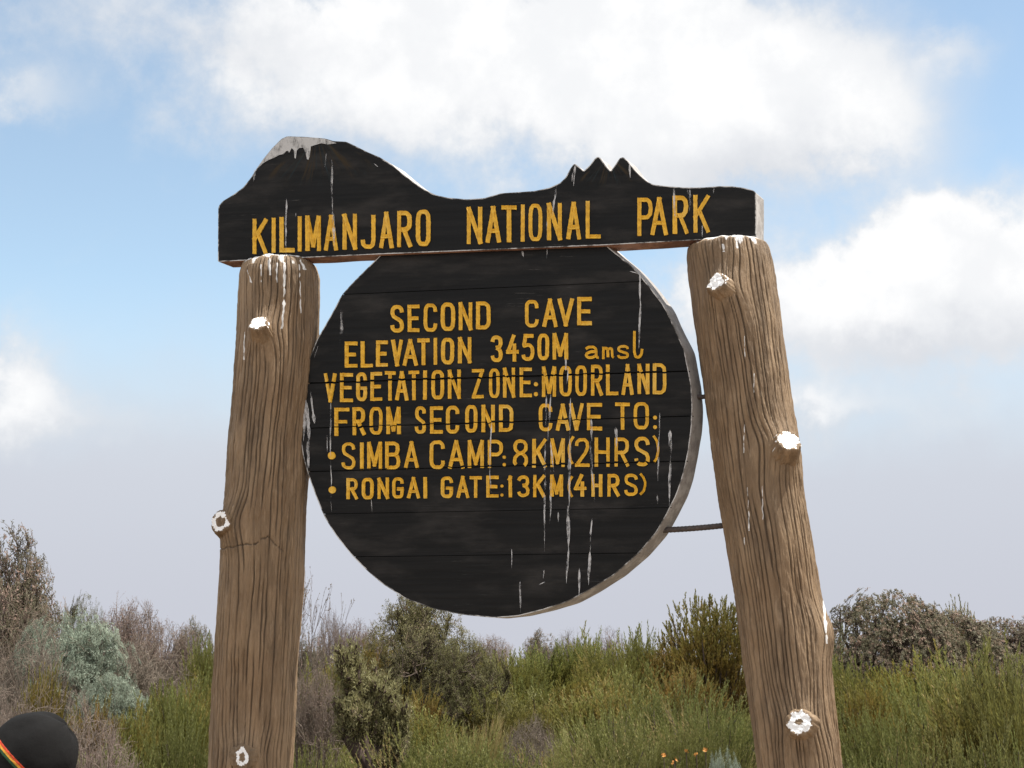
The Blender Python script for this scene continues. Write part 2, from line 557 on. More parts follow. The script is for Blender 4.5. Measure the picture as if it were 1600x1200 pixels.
V, Fc, Mt = board(Ph, 0.0, TH, SHEAR, {'side': 2, 'under': 3}, lambda a, b: b[0] - a[0] > 0 and abs(b[1] - a[1]) < 0.3 * (b[0] - a[0]) and a[1] < uv(700, 345)[1])
rim_strip(V, Fc, Mt, Ph, 0.0, 0.0015, 1)
head = obj("header_board", mesh_py("header_board", V, Fc, Mt), [M_head, M_rim, M_side, M_under], ROOT, "long black top board cut along a mountain skyline")

# --- round board made of planks
WD0, WD1 = 0.020, 0.105
DISC = [(600, 394), (591.7, 401.5), (570, 423), (550, 443), (534, 461), (521, 486), (508, 509), (495, 531), (483, 562), (475.5, 590), (471.5, 620), (469.5, 650),
        (470, 688), (474, 714), (481, 740), (494, 776), (507, 808), (526, 838), (552, 870), (574, 892), (597, 912), (635, 936), (679, 952), (725.6, 961),
        (772, 965.5), (810, 962.5), (847.5, 953), (885, 941), (922.5, 921), (960, 898), (997.5, 865), (1025, 833), (1042.5, 802.5), (1057.5, 772.5), (1067.5, 742.5),
        (1075, 710), (1080.5, 670), (1082, 635), (1080, 600), (1069, 546), (1053, 510), (1039, 480), (1018, 452), (998.6, 428), (984, 413), (961, 395), (948, 384), (940, 377)]
Pd = chaikin(chaikin(resample(DISC, 12.0)))
Pd = [uv(x, y, WD0) for x, y in Pd]
if area(Pd) < 0: Pd.reverse()
SEAMS = [((538, 460), (1007, 439.5), 1.0), ((475, 599), (1072, 580), 2.4), ((470, 669.5), (1082, 650), 1.5), ((482, 737), (1070, 720.5), 1.5),
         ((512, 803), (1050, 793), 0.9), ((560, 870), (992, 864), 1.1)]
def seam_line(s):
    a = uv(s[0][0], s[0][1], WD0); b = uv(s[1][0], s[1][1], WD0)
    k = (b[1] - a[1]) / (b[0] - a[0])
    return k, a[1] - k * a[0], s[2] * PXM * 0.5
SL = [seam_line(s) for s in SEAMS]
def clip(P, k, c, above):
    out = []
    sgn = 1 if above else -1
    fn = lambda q: sgn * (q[1] - k * q[0] - c)
    for i in range(len(P)):
        a, b = P[i], P[(i + 1) % len(P)]
        fa, fb_ = fn(a), fn(b)
        if fa >= 0: out.append(a)
        if fa * fb_ < 0:
            tt = fa / (fa - fb_)
            out.append((a[0] + (b[0] - a[0]) * tt, a[1] + (b[1] - a[1]) * tt))
    return out
V, Fc, Mt = [], [], []
SHD = 0.030
WP = WD0 + 0.012
shp = SHD * 0.012 / (WD1 - WD0)
for i in range(len(SL) + 1):
    P = Pd
    if i > 0: P = clip(P, SL[i - 1][0], SL[i - 1][1] - SL[i - 1][2], False)
    if i < len(SL): P = clip(P, SL[i][0], SL[i][1] + SL[i][2], True)
    off = 0.0006 * (i % 2)                       # neighbouring planks are not perfectly flush
    n = len(P); b0 = len(V)
    V += [(u, WD0 + off, v) for u, v in P] + [(u + shp, WP, v) for u, v in P]
    Fc.append(tuple(range(b0, b0 + n))); Mt.append(0)
    for j in range(n):
        k = (j + 1) % n
        mid = (0.5 * (P[j][0] + P[k][0]), 0.5 * (P[j][1] + P[k][1]))
        on_seam = any(abs(mid[1] - s[0] * mid[0] - s[1]) < s[2] * 1.6 for s in SL) and abs(P[j][0] - P[k][0]) > 0.05
        Fc.append((b0 + j, b0 + n + j, b0 + n + k, b0 + k)); Mt.append(0 if on_seam else 2)
n = len(Pd); b0 = len(V)
V += [(u + shp, WP, v) for u, v in Pd]
V += [(u + SHD + 0.004 * noise.noise(Vector((u * 7, v * 7, 5))), WD1, v + 0.004 * noise.noise(Vector((u * 7, v * 7, 25)))) for u, v in Pd]
Fc.append(tuple(range(b0, b0 + n))); Mt.append(0)
Fc.append(tuple(range(b0 + 2 * n - 1, b0 + n - 1, -1))); Mt.append(2)
for j in range(n):
    k = (j + 1) % n
    Fc.append((b0 + j, b0 + n + j, b0 + n + k, b0 + k)); Mt.append(2)
rim_strip(V, Fc, Mt, Pd, WD0, 0.0015, 1)
disc = obj("round_board", mesh_py("round_board", V, Fc, Mt), [M_round, M_rim, M_side], ROOT, "round black plank panel with six lines of yellow text")

# --- carved letters, drawn with a stroke alphabet
def C_(k=1.0):
    return [(1, .74), (.96, .90), (.76, 1), (.24, 1), (.04, .90), (0, .74), (0, .26), (.04, .10), (.24, 0), (.76, 0), (.96, .10), (1, .26)]
O_ = [(0.5, 1), (.24, 1), (.05, .89), (0, .72), (0, .28), (.05, .11), (.24, 0), (.76, 0), (.95, .11), (1, .28), (1, .72), (.95, .89), (.76, 1), (.5, 1)]
S_ = [(.98, .77), (.92, .92), (.70, 1), (.30, 1), (.07, .91), (.02, .74), (.14, .60), (.50, .50), (.86, .40), (.98, .26), (.94, .09), (.70, 0), (.28, 0), (.06, .08), (0, .23)]
FONT = {
    'A': [[(0, 0), (.5, 1)], [(1, 0), (.5, 1)], [(.2, .30), (.8, .30)]],
    'B': [[(0, 0), (0, 1)], [(0, 1), (.66, 1), (.9, .92), (.93, .72), (.82, .57), (.6, .53), (0, .53)], [(.6, .53), (.9, .46), (1, .28), (.94, .08), (.7, 0), (0, 0)]],
    'C': [C_()],
    'D': [[(0, 0), (0, 1)], [(0, 1), (.66, 1), (.93, .90), (1, .74), (1, .24), (.92, .08), (.66, 0), (0, 0)]],
    'E': [[(0, 0), (0, 1)], [(0, 1), (1, 1)], [(0, .5), (.85, .5)], [(0, 0), (1, 0)]],
    'F': [[(0, 0), (0, 1)], [(0, 1), (1, 1)], [(0, .5), (.8, .5)]],
    'G': [C_() + [(1, .45)], [(1, .45), (.55, .45)]],
    'H': [[(0, 0), (0, 1)], [(1, 0), (1, 1)], [(0, .5), (1, .5)]],
    'I': [[(.5, 0), (.5, 1)]],
    'J': [[(1, 1), (1, .2), (.92, .06), (.7, 0), (.3, 0), (.06, .07), (0, .22)]],
    'K': [[(0, 0), (0, 1)], [(1, 1), (.02, .42)], [(.34, .58), (1, 0)]],
    'L': [[(0, 0), (0, 1)], [(0, 0), (1, 0)]],
    'M': [[(0, 0), (0, 1)], [(1, 0), (1, 1)], [(0.02, 1), (.5, .12)], [(.98, 1), (.5, .12)]],
    'N': [[(0, 0), (0, 1)], [(1, 0), (1, 1)], [(0, 1), (1, 0)]],
    'O': [O_], '0': [O_],
    'P': [[(0, 0), (0, 1)], [(0, 1), (.68, 1), (.94, .92), (1, .76), (.94, .58), (.68, .48), (0, .48)]],
    'R': [[(0, 0), (0, 1)], [(0, 1), (.66, 1), (.92, .92), (.98, .76), (.92, .58), (.66, .48), (0, .48)], [(.45, .48), (1, 0)]],
    'S': [S_],
    'T': [[(.5, 0), (.5, 1)], [(0, 1), (1, 1)]],
    'V': [[(0, 1), (.5, 0)], [(1, 1), (.5, 0)]],
    'Z': [[(0, 1), (1, 1)], [(1, 1), (0, 0)], [(0, 0), (1, 0)]],
    '1': [[(.6, 0), (.6, 1)], [(.6, 1), (.1, .9)]],
    '2': [[(0, .76), (.06, .91), (.28, 1), (.72, 1), (.95, .89), (.97, .70), (.80, .50), (.25, .16), (0, 0)], [(0, 0), (1, 0)]],
    '3': [[(0, .80), (.10, .94), (.34, 1), (.68, 1), (.93, .91), (.95, .70), (.80, .57), (.42, .54)], [(.5, .54), (.86, .46), (1, .30), (.95, .10), (.68, 0), (.32, 0), (.08, .07), (0, .20)]],
    '4': [[(.62, 1), (0, .34)], [(0, .34), (1, .34)], [(.74, .62), (.74, 0)]],
    '5': [[(.9, 1), (.22, 1)], [(.22, 1), (.06, .54), (.3, .60), (.72, .60), (.96, .48), (1, .26), (.9, .07), (.66, 0), (.28, 0), (.06, .06), (0, .18)]],
    '8': [[(.5, 1), (.22, .97), (.06, .84), (.08, .66), (.28, .55), (.72, .47), (.95, .34), (.98, .14), (.78, 0), (.22, 0), (.02, .14), (.05, .34), (.28, .47), (.72, .55), (.92, .66), (.94, .84), (.78, .97), (.5, 1)]],
    '(': [[(1, 1), (.35, .82), (.05, .58), (.05, .42), (.35, .16), (1, 0)]],
    ')': [[(0, 1), (.65, .82), (.95, .58), (.95, .42), (.65, .16), (0, 0)]],
    'a': [[(.02, .80), (.2, .98), (.55, 1), (.78, .85), (.80, .2), (.86, .04), (1, .05)], [(.78, .58), (.4, .56), (.08, .42), (.04, .2), (.2, .02), (.5, .02), (.78, .2)]],
    'm': [[(.1, 0), (.1, 1)], [(.1, .80), (.28, 1), (.46, .9), (.5, .7), (.5, .05)], [(.5, .78), (.68, 1), (.84, .9), (.88, .7), (.9, .1), (1, 0)]],
    's': [S_],
    'l': [[(0.12, 1), (.12, .2), (.25, .03), (.6, 0), (.9, .1), (1, .32)]],
}
rng = random.Random(5)
class Ribbons:
    def __init__(self, w): self.V, self.F, self.w, self.k = [], [], w, 0
    def stroke(self, pts, width, closed=False, cut=True):
        """pts in pixels; a shallow V-cut painted stroke: two raised lips and a valley"""
        P = resample(pts, 1.6, False) if len(pts) > 1 else pts
        self.k += 1
        lift = 0.0009 + 0.00025 * (self.k % 9)
        n = len(P)
        rows = []
        s0 = rng.random() * 50
        for i in range(n):
            a = P[max(0, i - 2)]; b = P[min(n - 1, i + 2)]
            if closed:
                a = P[(i - 2) % (n - 1)]; b = P[(i + 2) % (n - 1)]
            tx, ty = b[0] - a[0], b[1] - a[1]
            L = math.hypot(tx, ty) or 1.0
            nx, ny = -ty / L, tx / L
            hw = width * 0.5
            jl = hw * (1 + 0.16 * noise.noise(Vector((i * 0.45, s0, 0))))
            jr = hw * (1 + 0.16 * noise.noise(Vector((i * 0.45, s0, 9))))
            rows.append([(P[i][0] + nx * jl, P[i][1] + ny * jl), P[i], (P[i][0] - nx * jr, P[i][1] - ny * jr)])
        b0 = len(self.V)
        for (l, c, r) in rows:
            L_, C0, R_ = uv(l[0], l[1], self.w), uv(c[0], c[1], self.w), uv(r[0], r[1], self.w)
            self.V += [(L_[0], self.w + 0.001, L_[1]), (L_[0], self.w - lift - 0.0032, L_[1]), (C0[0], self.w - lift, C0[1]),
                       (R_[0], self.w - lift - 0.0032, R_[1]), (R_[0], self.w + 0.001, R_[1])]
        for i in range(n - 1):
            u_, v_ = self.V[b0 + 5 * i + 2][0], self.V[b0 + 5 * i + 2][2]
            if cut and self.w > 0.01 and any(abs(v_ - s[0] * u_ - s[1]) < s[2] + 0.0008 for s in SL): continue
            for q in range(4):
                a = b0 + 5 * i + q
                self.F.append((a, a + 1, a + 6, a + 5))
        self.F.append((b0, b0 + 4, b0 + 3, b0 + 2, b0 + 1))
        e = b0 + 5 * (n - 1)
        self.F.append((e, e + 1, e + 2, e + 3, e + 4))
    def glyph(self, ch, x0, x1, yt, yb, sw):
        """box measured outside to outside; yt/yb already at this glyph"""
        h = sw * 0.5
        xa, xb = x0 + h, x1 - h
        if ch in 'I': xa, xb = x0, x1
        ya, yb_ = yt + h, yb - h
        for st in FONT[ch]:
            pts = []
            for (a, b) in st:
                pts.append((xa + (xb - xa) * a + rng.uniform(-.25, .25), yb_ + (ya - yb_) * b + rng.uniform(-.25, .25)))
            closed = st[0] == st[-1]
            if closed: pts[-1] = pts[0]
            diag = len(st) == 2
            if not diag:
                pts = [pts[0]] + [q for q in chaikin(resample(pts, 2.5, False), False)[:-2]] + [pts[-1]]
            else:      # straight cuts run out to the letter's full height
                (x_a, y_a), (x_b, y_b) = pts
                L = math.hypot(x_b - x_a, y_b - y_a) or 1
                ex, ey = (x_b - x_a) / L * h, (y_b - y_a) / L * h
                pts = [(x_a - ex * 0.9, y_a - ey * 0.9), (x_b + ex * 0.9, y_b + ey * 0.9)]
            self.stroke(pts, sw * rng.uniform(0.82, 0.98), closed)
    def dot(self, x, y, r):
        n = 18
        b0 = len(self.V)
        c = uv(x, y, self.w)
        self.V.append((c[0], self.w - 0.0012, c[1]))
        for ring, (rr, d) in enumerate(((0.6, 0.0016), (0.95, 0.0032), (1.0, -0.001))):
            for i in range(n):
                a = 2 * math.pi * i / n
                jr = r * rr * (1 + 0.08 * noise.noise(Vector((x + math.cos(a), y + math.sin(a), 2))))
                q = uv(x + jr * math.cos(a), y - jr * math.sin(a), self.w)
                self.V.append((q[0], self.w - d, q[1]))
        for i in range(n):
            j = (i + 1) % n
            self.F.append((b0, b0 + 1 + i, b0 + 1 + j))
            for ring in range(2):
                a = b0 + 1 + ring * n
                self.F.append((a + i, a + n + i, a + n + j, a + j))

def text_line(parent, w, glyphs, top, bot, sw, dots=(), bullets=()):
    """glyphs: [(ch, x0, x1)]; top / bot: lines ((x,y),(x,y)) for cap height and baseline; one sub-part for each word"""
    def lerp(ln, x):
        (xa, ya), (xb, yb) = ln
        return ya + (yb - ya) * (x - xa) / (xb - xa)
    words = [[glyphs[0]]]
    for g0, g1 in zip(glyphs, glyphs[1:]):
        if g1[1] - g0[2] > 10: words.append([])
        words[-1].append(g1)
    for wi, word in enumerate(words):
        rb = Ribbons(w)
        txt = ''.join(gl[0] for gl in word)
        for gl in word:
            ch, x0, x1 = gl[:3]
            xm = 0.5 * (x0 + x1)
            yt, yb = (gl[3], gl[4]) if len(gl) > 3 else (lerp(top, xm), lerp(bot, xm))
            rb.glyph(ch, x0, x1, yt + rng.uniform(-.5, .5), yb + rng.uniform(-.5, .5), sw if len(gl) < 6 else gl[5])
        nxt = words[wi + 1][0][1] if wi + 1 < len(words) else 1e9
        mine = [d for d in dots if word[-1][2] < d[0] < nxt]
        for (x, y, r) in mine: rb.dot(x, y, r)
        obj("lettering", mesh_py("lettering", rb.V, rb.F), M_let, parent, "carved yellow word " + txt + (':' if mine else ''))
    for (x, y, r) in bullets:
        rb = Ribbons(w); rb.dot(x, y, r)
        obj("bullet", mesh_py("bullet", rb.V, rb.F), M_let, parent)

HT, HB = ((406, 341.5), (1095, 305)), ((406, 397), (1095, 364.5))
text_line(head, 0.0, [('K', 394.5, 418.5), ('I', 424, 432), ('L', 437, 461), ('I', 465, 473), ('M', 477.5, 502), ('A', 506.5, 529), ('N', 535.5, 558.5), ('J', 563.5, 587.5),
          ('A', 592.5, 615.5), ('R', 620.5, 644.5), ('O', 650, 673.5)], HT, HB, 7.0)
text_line(head, 0.0, [('N', 729.5, 754), ('A', 759, 783), ('T', 783.5, 807.5), ('I', 813.5, 820.5), ('O', 825.5, 848), ('N', 854.5, 878.5), ('A', 885, 908.5), ('L', 915, 939)],
          HT, ((730, 382), (930, 373)), 7.0)
text_line(head, 0.0, [('P', 995.5, 1020.5), ('A', 1016.5, 1044), ('R', 1051, 1076), ('K', 1083, 1109)], ((1000, 310), (1100, 305)), ((1000, 370), (1095, 364.5)), 7.0)
WD = WD0
text_line(disc, WD, [('S', 610, 632), ('E', 637, 656), ('C', 662, 684), ('O', 689, 711.5), ('N', 717, 738.5), ('D', 744, 767), ('C', 820, 842.5), ('A', 847.5, 871.5), ('V', 871.5, 897), ('E', 902, 925)],
          ((620, 477), (913, 465)), ((620, 520.5), (913, 509)), 6.4)
text_line(disc, WD, [('E', 539, 559), ('L', 564, 583), ('E', 588, 606.5), ('V', 611.5, 630), ('A', 629.5, 653.5), ('T', 652, 672), ('I', 677, 684.5), ('O', 689.5, 710), ('N', 716, 737),
          ('3', 766.5, 786), ('4', 791, 811), ('5', 815, 835.5), ('0', 840, 858.5), ('M', 863.5, 888), ('a', 913, 938, 540.5, 562, 4.4), ('m', 939, 961, 541.5, 561.5, 4.4), ('s', 964, 983.5, 539, 561, 4.4), ('l', 987.5, 1006, 515.5, 561, 4.4)],
          ((549, 534), (876, 520)), ((549, 575.5), (876, 562.5)), 6.2)
text_line(disc, WD, [('V', 506.5, 526.5), ('E', 531.5, 552), ('G', 557, 574), ('E', 579, 597.5), ('T', 601.5, 618.5), ('A', 618, 638.5), ('T', 638.5, 655.5), ('I', 661, 668), ('O', 674, 694.5), ('N', 700, 720.5),
          ('Z', 737.5, 756.5), ('O', 764, 781.5), ('N', 786, 805.5), ('E', 812, 831.5), ('M', 847, 869.5), ('O', 874, 894), ('O', 899, 917.5), ('R', 923.5, 942.5), ('L', 947, 966.5), ('A', 971, 990.5), ('N', 996, 1015), ('D', 1020, 1041.5)],
          ((516, 583.5), (1030, 567.5)), ((516, 629), (1030, 616)), 5.8, [(837.5, 600.5, 3.4), (837.5, 616, 3.4)])
text_line(disc, WD, [('F', 523, 546.5), ('R', 551, 571.5), ('O', 577.5, 598.5), ('M', 604, 626.5), ('S', 648, 666.5), ('E', 672, 692.5), ('C', 697, 718.5), ('O', 727, 746.5), ('N', 752.5, 773.5), ('D', 780, 802.5),
          ('C', 842, 863.5), ('A', 868.5, 890.5), ('V', 889.5, 912.5), ('E', 917, 941.5), ('T', 961, 984.5), ('O', 990, 1014.5)],
          ((534, 637.5), (1002, 628)), ((534, 681), (1002, 671)), 6.0, [(1023.6, 652.5, 3.2), (1023.6, 667.5, 3.2)])
text_line(disc, WD, [('S', 533.5, 556.5), ('I', 562, 569.5), ('M', 574, 597.5), ('B', 602, 626), ('A', 631.5, 655), ('C', 671.5, 695.5), ('A', 700.5, 726), ('M', 731, 756.5), ('P', 762, 786.5), ('8', 801, 826), ('K', 832, 854.5), ('M', 860, 883),
          ('(', 887, 898, 679.5, 728.5, 4.2), ('2', 898, 921.5), ('H', 929, 953), ('R', 960, 983.5), ('S', 991, 1016), (')', 1019, 1031, 679, 725, 4.2)],
          ((545, 691), (1003, 683)), ((545, 734), (1003, 729)), 5.8, [(788, 714.5, 2.7), (788, 726, 2.7)], [(518.4, 712, 6.2)])
text_line(disc, WD, [('R', 541.5, 560), ('O', 565.5, 584.5), ('N', 590, 608.5), ('G', 613, 631.5), ('A', 636.5, 656.5), ('I', 661.5, 668.5), ('G', 689, 708.5), ('A', 713.5, 733.5), ('T', 734, 753.5), ('E', 760, 779.5), ('1', 793, 801.5), ('3', 808, 828),
          ('K', 833, 852.5), ('M', 860, 880), ('(', 887, 896.5, 742.5, 778, 4.0), ('4', 897, 916.5), ('H', 924, 941.5), ('R', 949, 968.5), ('S', 975, 997.5), (')', 998.5, 1010.5, 738, 775, 4.0)],
          ((550, 747), (986, 740)), ((550, 780.5), (986, 775.5)), 5.6, [(784.5, 759.5, 2.5), (784.5, 773.5, 2.5)], [(519.4, 765.6, 5.8)])

# --- white paint runs on both boards
def runs(parent, w, lst, name="paint_run", mat=None):
    for k, (x0, y0, x1, y1, wd) in enumerate(lst):
        V, Fc = [], []
        n = max(4, int(abs(y1 - y0) / 3))
        b0 = len(V)
        for i in range(n + 1):
            tt = i / n
            x = x0 + (x1 - x0) * tt + 1.3 * noise.noise(Vector((tt * n * 0.12, k * 3.7, 0)))
            y = y0 + (y1 - y0) * tt
            prof = (0.30 + 0.70 * math.sin(math.pi * min(1, 0.12 + tt)) ** 0.8) * (1.0 - 0.75 * max(0.0, (tt - 0.85) / 0.15)) * min(1.0, 0.15 + tt * 9)
            hw = 0.40 * wd * prof * (1 + 0.55 * noise.noise(Vector((tt * n * 0.35, k * 5.1, 4))))
            dw = w - 0.0048 - 0.0001 * (k % 7)
            for xx in (x - hw, x + hw):
                q = uv(xx, y, w)
                V.append((q[0], dw, q[1]))
        for i in range(n):
            a = b0 + 2 * i
            Fc.append((a, a + 1, a + 3, a + 2))
        obj(name, mesh_py(name, V, Fc), mat or M_streak, parent)
runs(head, 0.0, [(448, 309, 447, 405, 3.2), (519, 250, 520, 340, 3.4), (520, 330, 523, 386, 5.0), (870, 291, 866, 318, 3.6), (866, 312, 864, 338, 5.0), (855, 345, 854, 378, 1.6), (899, 259, 896, 292, 3.4), (895, 270, 893, 285, 2.2),
          (984, 256, 986, 279, 3.4), (1053, 293, 1054, 346, 4.2), (1078, 297, 1078, 331, 3.6), (1074, 297, 1077, 305, 3), (1116, 293, 1115, 303, 2), (399, 265, 396, 284, 3.8), (463, 333, 463, 340, 1.6),
          (1097, 352, 1097, 371, 1.8), (510, 240, 508, 262, 1.6), (585, 256, 591, 262, 2.5)])
runs(disc, WD0, [(855, 384, 854, 405, 1.8), (816, 392, 818, 402, 4), (534, 482, 532, 536, 4.0), (535, 500, 535, 526, 5), (1000, 428, 1000, 475, 4.6), (1001, 470, 999, 545, 4.2), (984, 424, 996, 428, 5), (480, 582, 476, 640, 4), (479, 625, 474, 690, 7), (486, 612, 491, 662, 3.4), (490, 646, 492, 662, 7),
          (481, 630, 483, 700, 6), (481, 690, 483, 732, 5.2), (484, 664, 481, 736, 3.6), (512, 680, 512, 706, 2.2), (517, 627, 518, 800, 2.2), (884, 560, 884, 580, 4.4), (888, 575, 886, 600, 2), (854, 618, 853, 665, 3.4), (861, 617, 856, 690, 3.2), (852, 690, 851, 862, 3.6), (861, 735, 860, 818, 4.2),
          (860, 690, 866, 738, 3.2), (892, 622, 890, 700, 3.2), (891, 690, 889, 800, 4.4), (888, 790, 889, 860, 5.4), (889, 855, 885, 912, 3.6), (924, 655, 925, 690, 4.4), (923, 690, 929, 785, 4.2), (925, 810, 922, 862, 3.0), (922, 862, 920, 914, 5.4), (906, 888, 905, 932, 4.2), (813, 908, 813, 958, 3.6),
          (1047, 672, 1048, 722, 6.6), (1047, 718, 1046, 792, 4.4), (1029, 682, 1028, 752, 3.0), (1027, 774, 1027, 792, 2.4), (800, 858, 800, 888, 1.8), (768, 660, 766, 742, 2.6), (765, 735, 768, 770, 2), (852, 909, 842, 914, 3), (850, 890, 849, 904, 1.6), (872, 800, 872, 816, 2.2), (581, 780, 582, 800, 1.4),
          (964, 682, 963, 700, 3), (962, 668, 964, 690, 5), (1031, 645, 1030, 690, 2), (498, 540, 492, 560, 1.2)])
snow = [(400.5, 264.5), (412, 248.7), (425, 232.8), (440, 218), (449, 214), (478, 215), (508, 217.5), (520, 221.5), (526, 224), (512, 226), (502, 224), (492, 227), (486, 229), (484.5, 243), (482.5, 250), (480, 249), (477.5, 238), (474, 231), (468, 231.5),
        (464, 235), (462.5, 248), (460.5, 247), (459.5, 235), (456, 231.5), (452, 239), (450.5, 236), (448, 236), (443, 241), (436, 242.5), (428, 247), (420, 250), (412, 255), (404, 262)]
sv = [loc(x, y, 0.0) - Vector((0, 0.0021, 0)) for x, y in snow]
obj("snow_cap", mesh_py("snow_cap", sv, [tuple(range(len(sv)))]), M_snow, head, "painted white snow cap on the big peak")

# --- log posts (cast to look like bark)
CAMl = Vector(((CAM - S0).dot(U), (CAM - S0).dot(W), CAM.z - S0.z))

def proj_local(P):
    """local point(s) (n,3) -> pixel"""
    Pw = S0 + U * P[0] + W * P[1]
    d = Vector((Pw.x, Pw.y, S0.z + P[2])) - CAM
    z = d.dot(FW)
    return 800 + F * d.dot(RT) / z, 600 - F * d.dot(UP) / z

def make_post(prof, wax, knots, drips, label, seed, top_paint, splits=(), round_top=0.055):
    """prof: [(y, xl, xr)] silhouette rows; wax: depth of the axis; knots: [(px, py)]"""
    rows = []
    for (y, xl, xr) in prof:
        a = uv(xl, y, wax); b = uv(xr, y, wax)
        rows.append((0.5 * (a[1] + b[1]), 0.5 * (a[0] + b[0]), 0.5 * (b[0] - a[0])))
    rows.sort()
    (va, ua, ra), (vb, ub, rb_) = rows[0], rows[2]
    k = (ua - ub) / (va - vb)
    rows.insert(0, (-0.25, ua + k * (-0.25 - va), ra * 1.04))
    vs = np.array([r[0] for r in rows]); us = np.array([r[1] for r in rows]); rs = np.array([r[2] for r in rows])
    vis0 = va - 0.05
    vtop = rows[-1][0]
    V_ = np.concatenate([np.linspace(-0.25, vis0, 30)[:-1], np.linspace(vis0, vtop - 0.05, 560), np.linspace(vtop - 0.05, vtop, 22)[1:]])
    NA = 440
    NL = 58                                         # combed furrows round the log
    lj = [random.Random(seed * 100 + q).uniform(-0.28, 0.28) for q in range(NL)]
    uax = np.interp(V_, vs, us); rad = np.interp(V_, vs, rs)
    # soften the measured polyline
    ker = np.ones(25) / 25
    sm = lambda a: np.convolve(np.pad(a, 12, mode='edge'), ker, mode='valid')
    uax, rad = sm(uax), sm(rad)
    view = math.atan2(CAMl.y - wax, CAMl.x - float(np.mean(us)))
    kn = []
    for (kx, ky) in knots:
        u_, v_ = uv(kx, ky, wax)
        ua_ = float(np.interp(v_, V_, uax)); r_ = float(np.interp(v_, V_, rad))
        s_ = max(-0.97, min(0.97, (u_ - ua_) / r_))
        kn.append((view + math.asin(s_), v_, r_, ua_))
    top_r = np.clip((vtop - V_) / 0.035, 0, 1)
    th = np.linspace(0, 2 * math.pi, NA, endpoint=False)
    ct, st_ = np.cos(th), np.sin(th)
    verts = np.zeros((len(V_), NA, 3)); crack = np.zeros((len(V_), NA)); paint = np.zeros((len(V_), NA))
    N = noise.noise
    for i, v in enumerate(V_):
        r0 = rad[i] * (1 - round_top + round_top * math.sqrt(max(0.0, 1 - (1 - top_r[i]) ** 2)))
        fine = v > vis0
        for j in range(NA):
            t = th[j]
            # grain flows round the knots
            tw = t + 0.06 * N(Vector((ct[j] * 1.3, st_[j] * 1.3, v * 2.3 + seed)))
            add = 0.0
            for (kt, kv, kr, _) in kn:
                dt = (t - kt + math.pi) % (2 * math.pi) - math.pi
                dv = v - kv
                e = math.exp(-((dt * kr) ** 2 / 0.0026 + (dv + 0.012) ** 2 / 0.0050))
                add += 0.024 * e
                tw += dt * 0.60 * math.exp(-((dt * kr) ** 2 / 0.0042 + dv * dv / 0.0055))
            cx, sx = math.cos(tw), math.sin(tw)
            if fine:
                m_ = N(Vector((cx * 2, sx * 2, v * 3.1 + seed + 30)))
                pos = (tw % (2 * math.pi)) / (2 * math.pi) * NL + 0.50 * N(Vector((cx * 2.6, sx * 2.6, v * 3.4 + seed))) + 0.20 * N(Vector((cx * 7, sx * 7, v * 13 + seed)))
                li = int(math.floor(pos + 0.5)) % NL
                fr = abs(pos - math.floor(pos + 0.5) - lj[li] * 0.8)
                on = N(Vector((li * 7.31, v * 4.0, seed)))
                wdt = 0.17 + 0.07 * N(Vector((li * 3.7, v * 9.0, seed + 4)))
                gsum = max(0.0, 1 - fr / wdt) * min(1.0, max(0.12, (on + 0.30) * 3.0))
                n3 = N(Vector((cx * 9, sx * 9, v * 11 + seed)))
                n4 = N(Vector((cx * 30, sx * 30, v * 22 + seed)))
                n5 = N(Vector((cx * 60, sx * 60, v * 55 + seed)))
                rough = 0.5 + 0.8 * max(0.0, m_ + 0.25)
                ridge = 0.0016 * N(Vector((li * 5.1, v * 2.0, seed + 9)))
                d = -0.0070 * gsum + (0.0034 * n3 + 0.0030 * n4 + 0.0016 * n5) * rough + ridge + 0.006 * N(Vector((cx * 1.5, sx * 1.5, v * 4 + seed)))
                crack[i, j] = min(1.0, gsum * 1.1)
            else:
                d = 0.0
            r = r0 + d + add
            verts[i, j] = (uax[i] + r * ct[j], wax + r * st_[j], v + (0.006 * N(Vector((ct[j] * 3, st_[j] * 3, seed))) if v > vtop - 0.02 else 0.0))
            if fine and (ct[j] * math.cos(view) + st_[j] * math.sin(view)) > -0.25:
                px, py = proj_local(verts[i, j])
                pm = 0.0
                for (x0, y0, x1, y1, wd) in drips:
                    if y0 - 2 < py < y1 + 2:
                        q = (py - y0) / (y1 - y0)
                        dx = abs(px - (x0 + (x1 - x0) * q) - 1.2 * N(Vector((py * 0.1, x0, 0))))
                        pm = max(pm, (1.0 - dx / (wd * (0.75 + 0.5 * N(Vector((py * 0.06, x0, 3)))))) * (0.82 + 0.5 * N(Vector((py * 0.16, x0 * 0.3, 8)))))
                paint[i, j] = pm
                for (x0, y0, x1, y1) in splits:
                    if min(x0, x1) - 1 < px < max(x0, x1) + 1:
                        dy = abs(py - (y0 + (y1 - y0) * (px - x0) / (x1 - x0)) - 3 * N(Vector((px * 0.12, 0, seed))))
                        if dy < 1.1 and N(Vector((px * 0.25, 4, seed))) > -0.35:
                            crack[i, j] = max(crack[i, j], 0.75)
                            verts[i, j, 0] -= 0.003 * ct[j]; verts[i, j, 1] -= 0.003 * st_[j]
            if v > vtop - 0.030:
                paint[i, j] = max(paint[i, j], top_paint - 0.35 * (vtop - v) / 0.03 + 0.9 * N(Vector((ct[j] * 5, st_[j] * 5, v * 25 + seed))))
    nr = len(V_)
    idx = np.arange(nr * NA).reshape(nr, NA)
    q = np.stack([idx[:-1], np.roll(idx[:-1], -1, 1), np.roll(idx[1:], -1, 1), idx[1:]], -1).reshape(-1, 4)
    P = [verts.reshape(-1, 3)]
    cr = [crack.ravel()]; pa = [paint.ravel()]
    base = idx[-1]
    faces = [q]
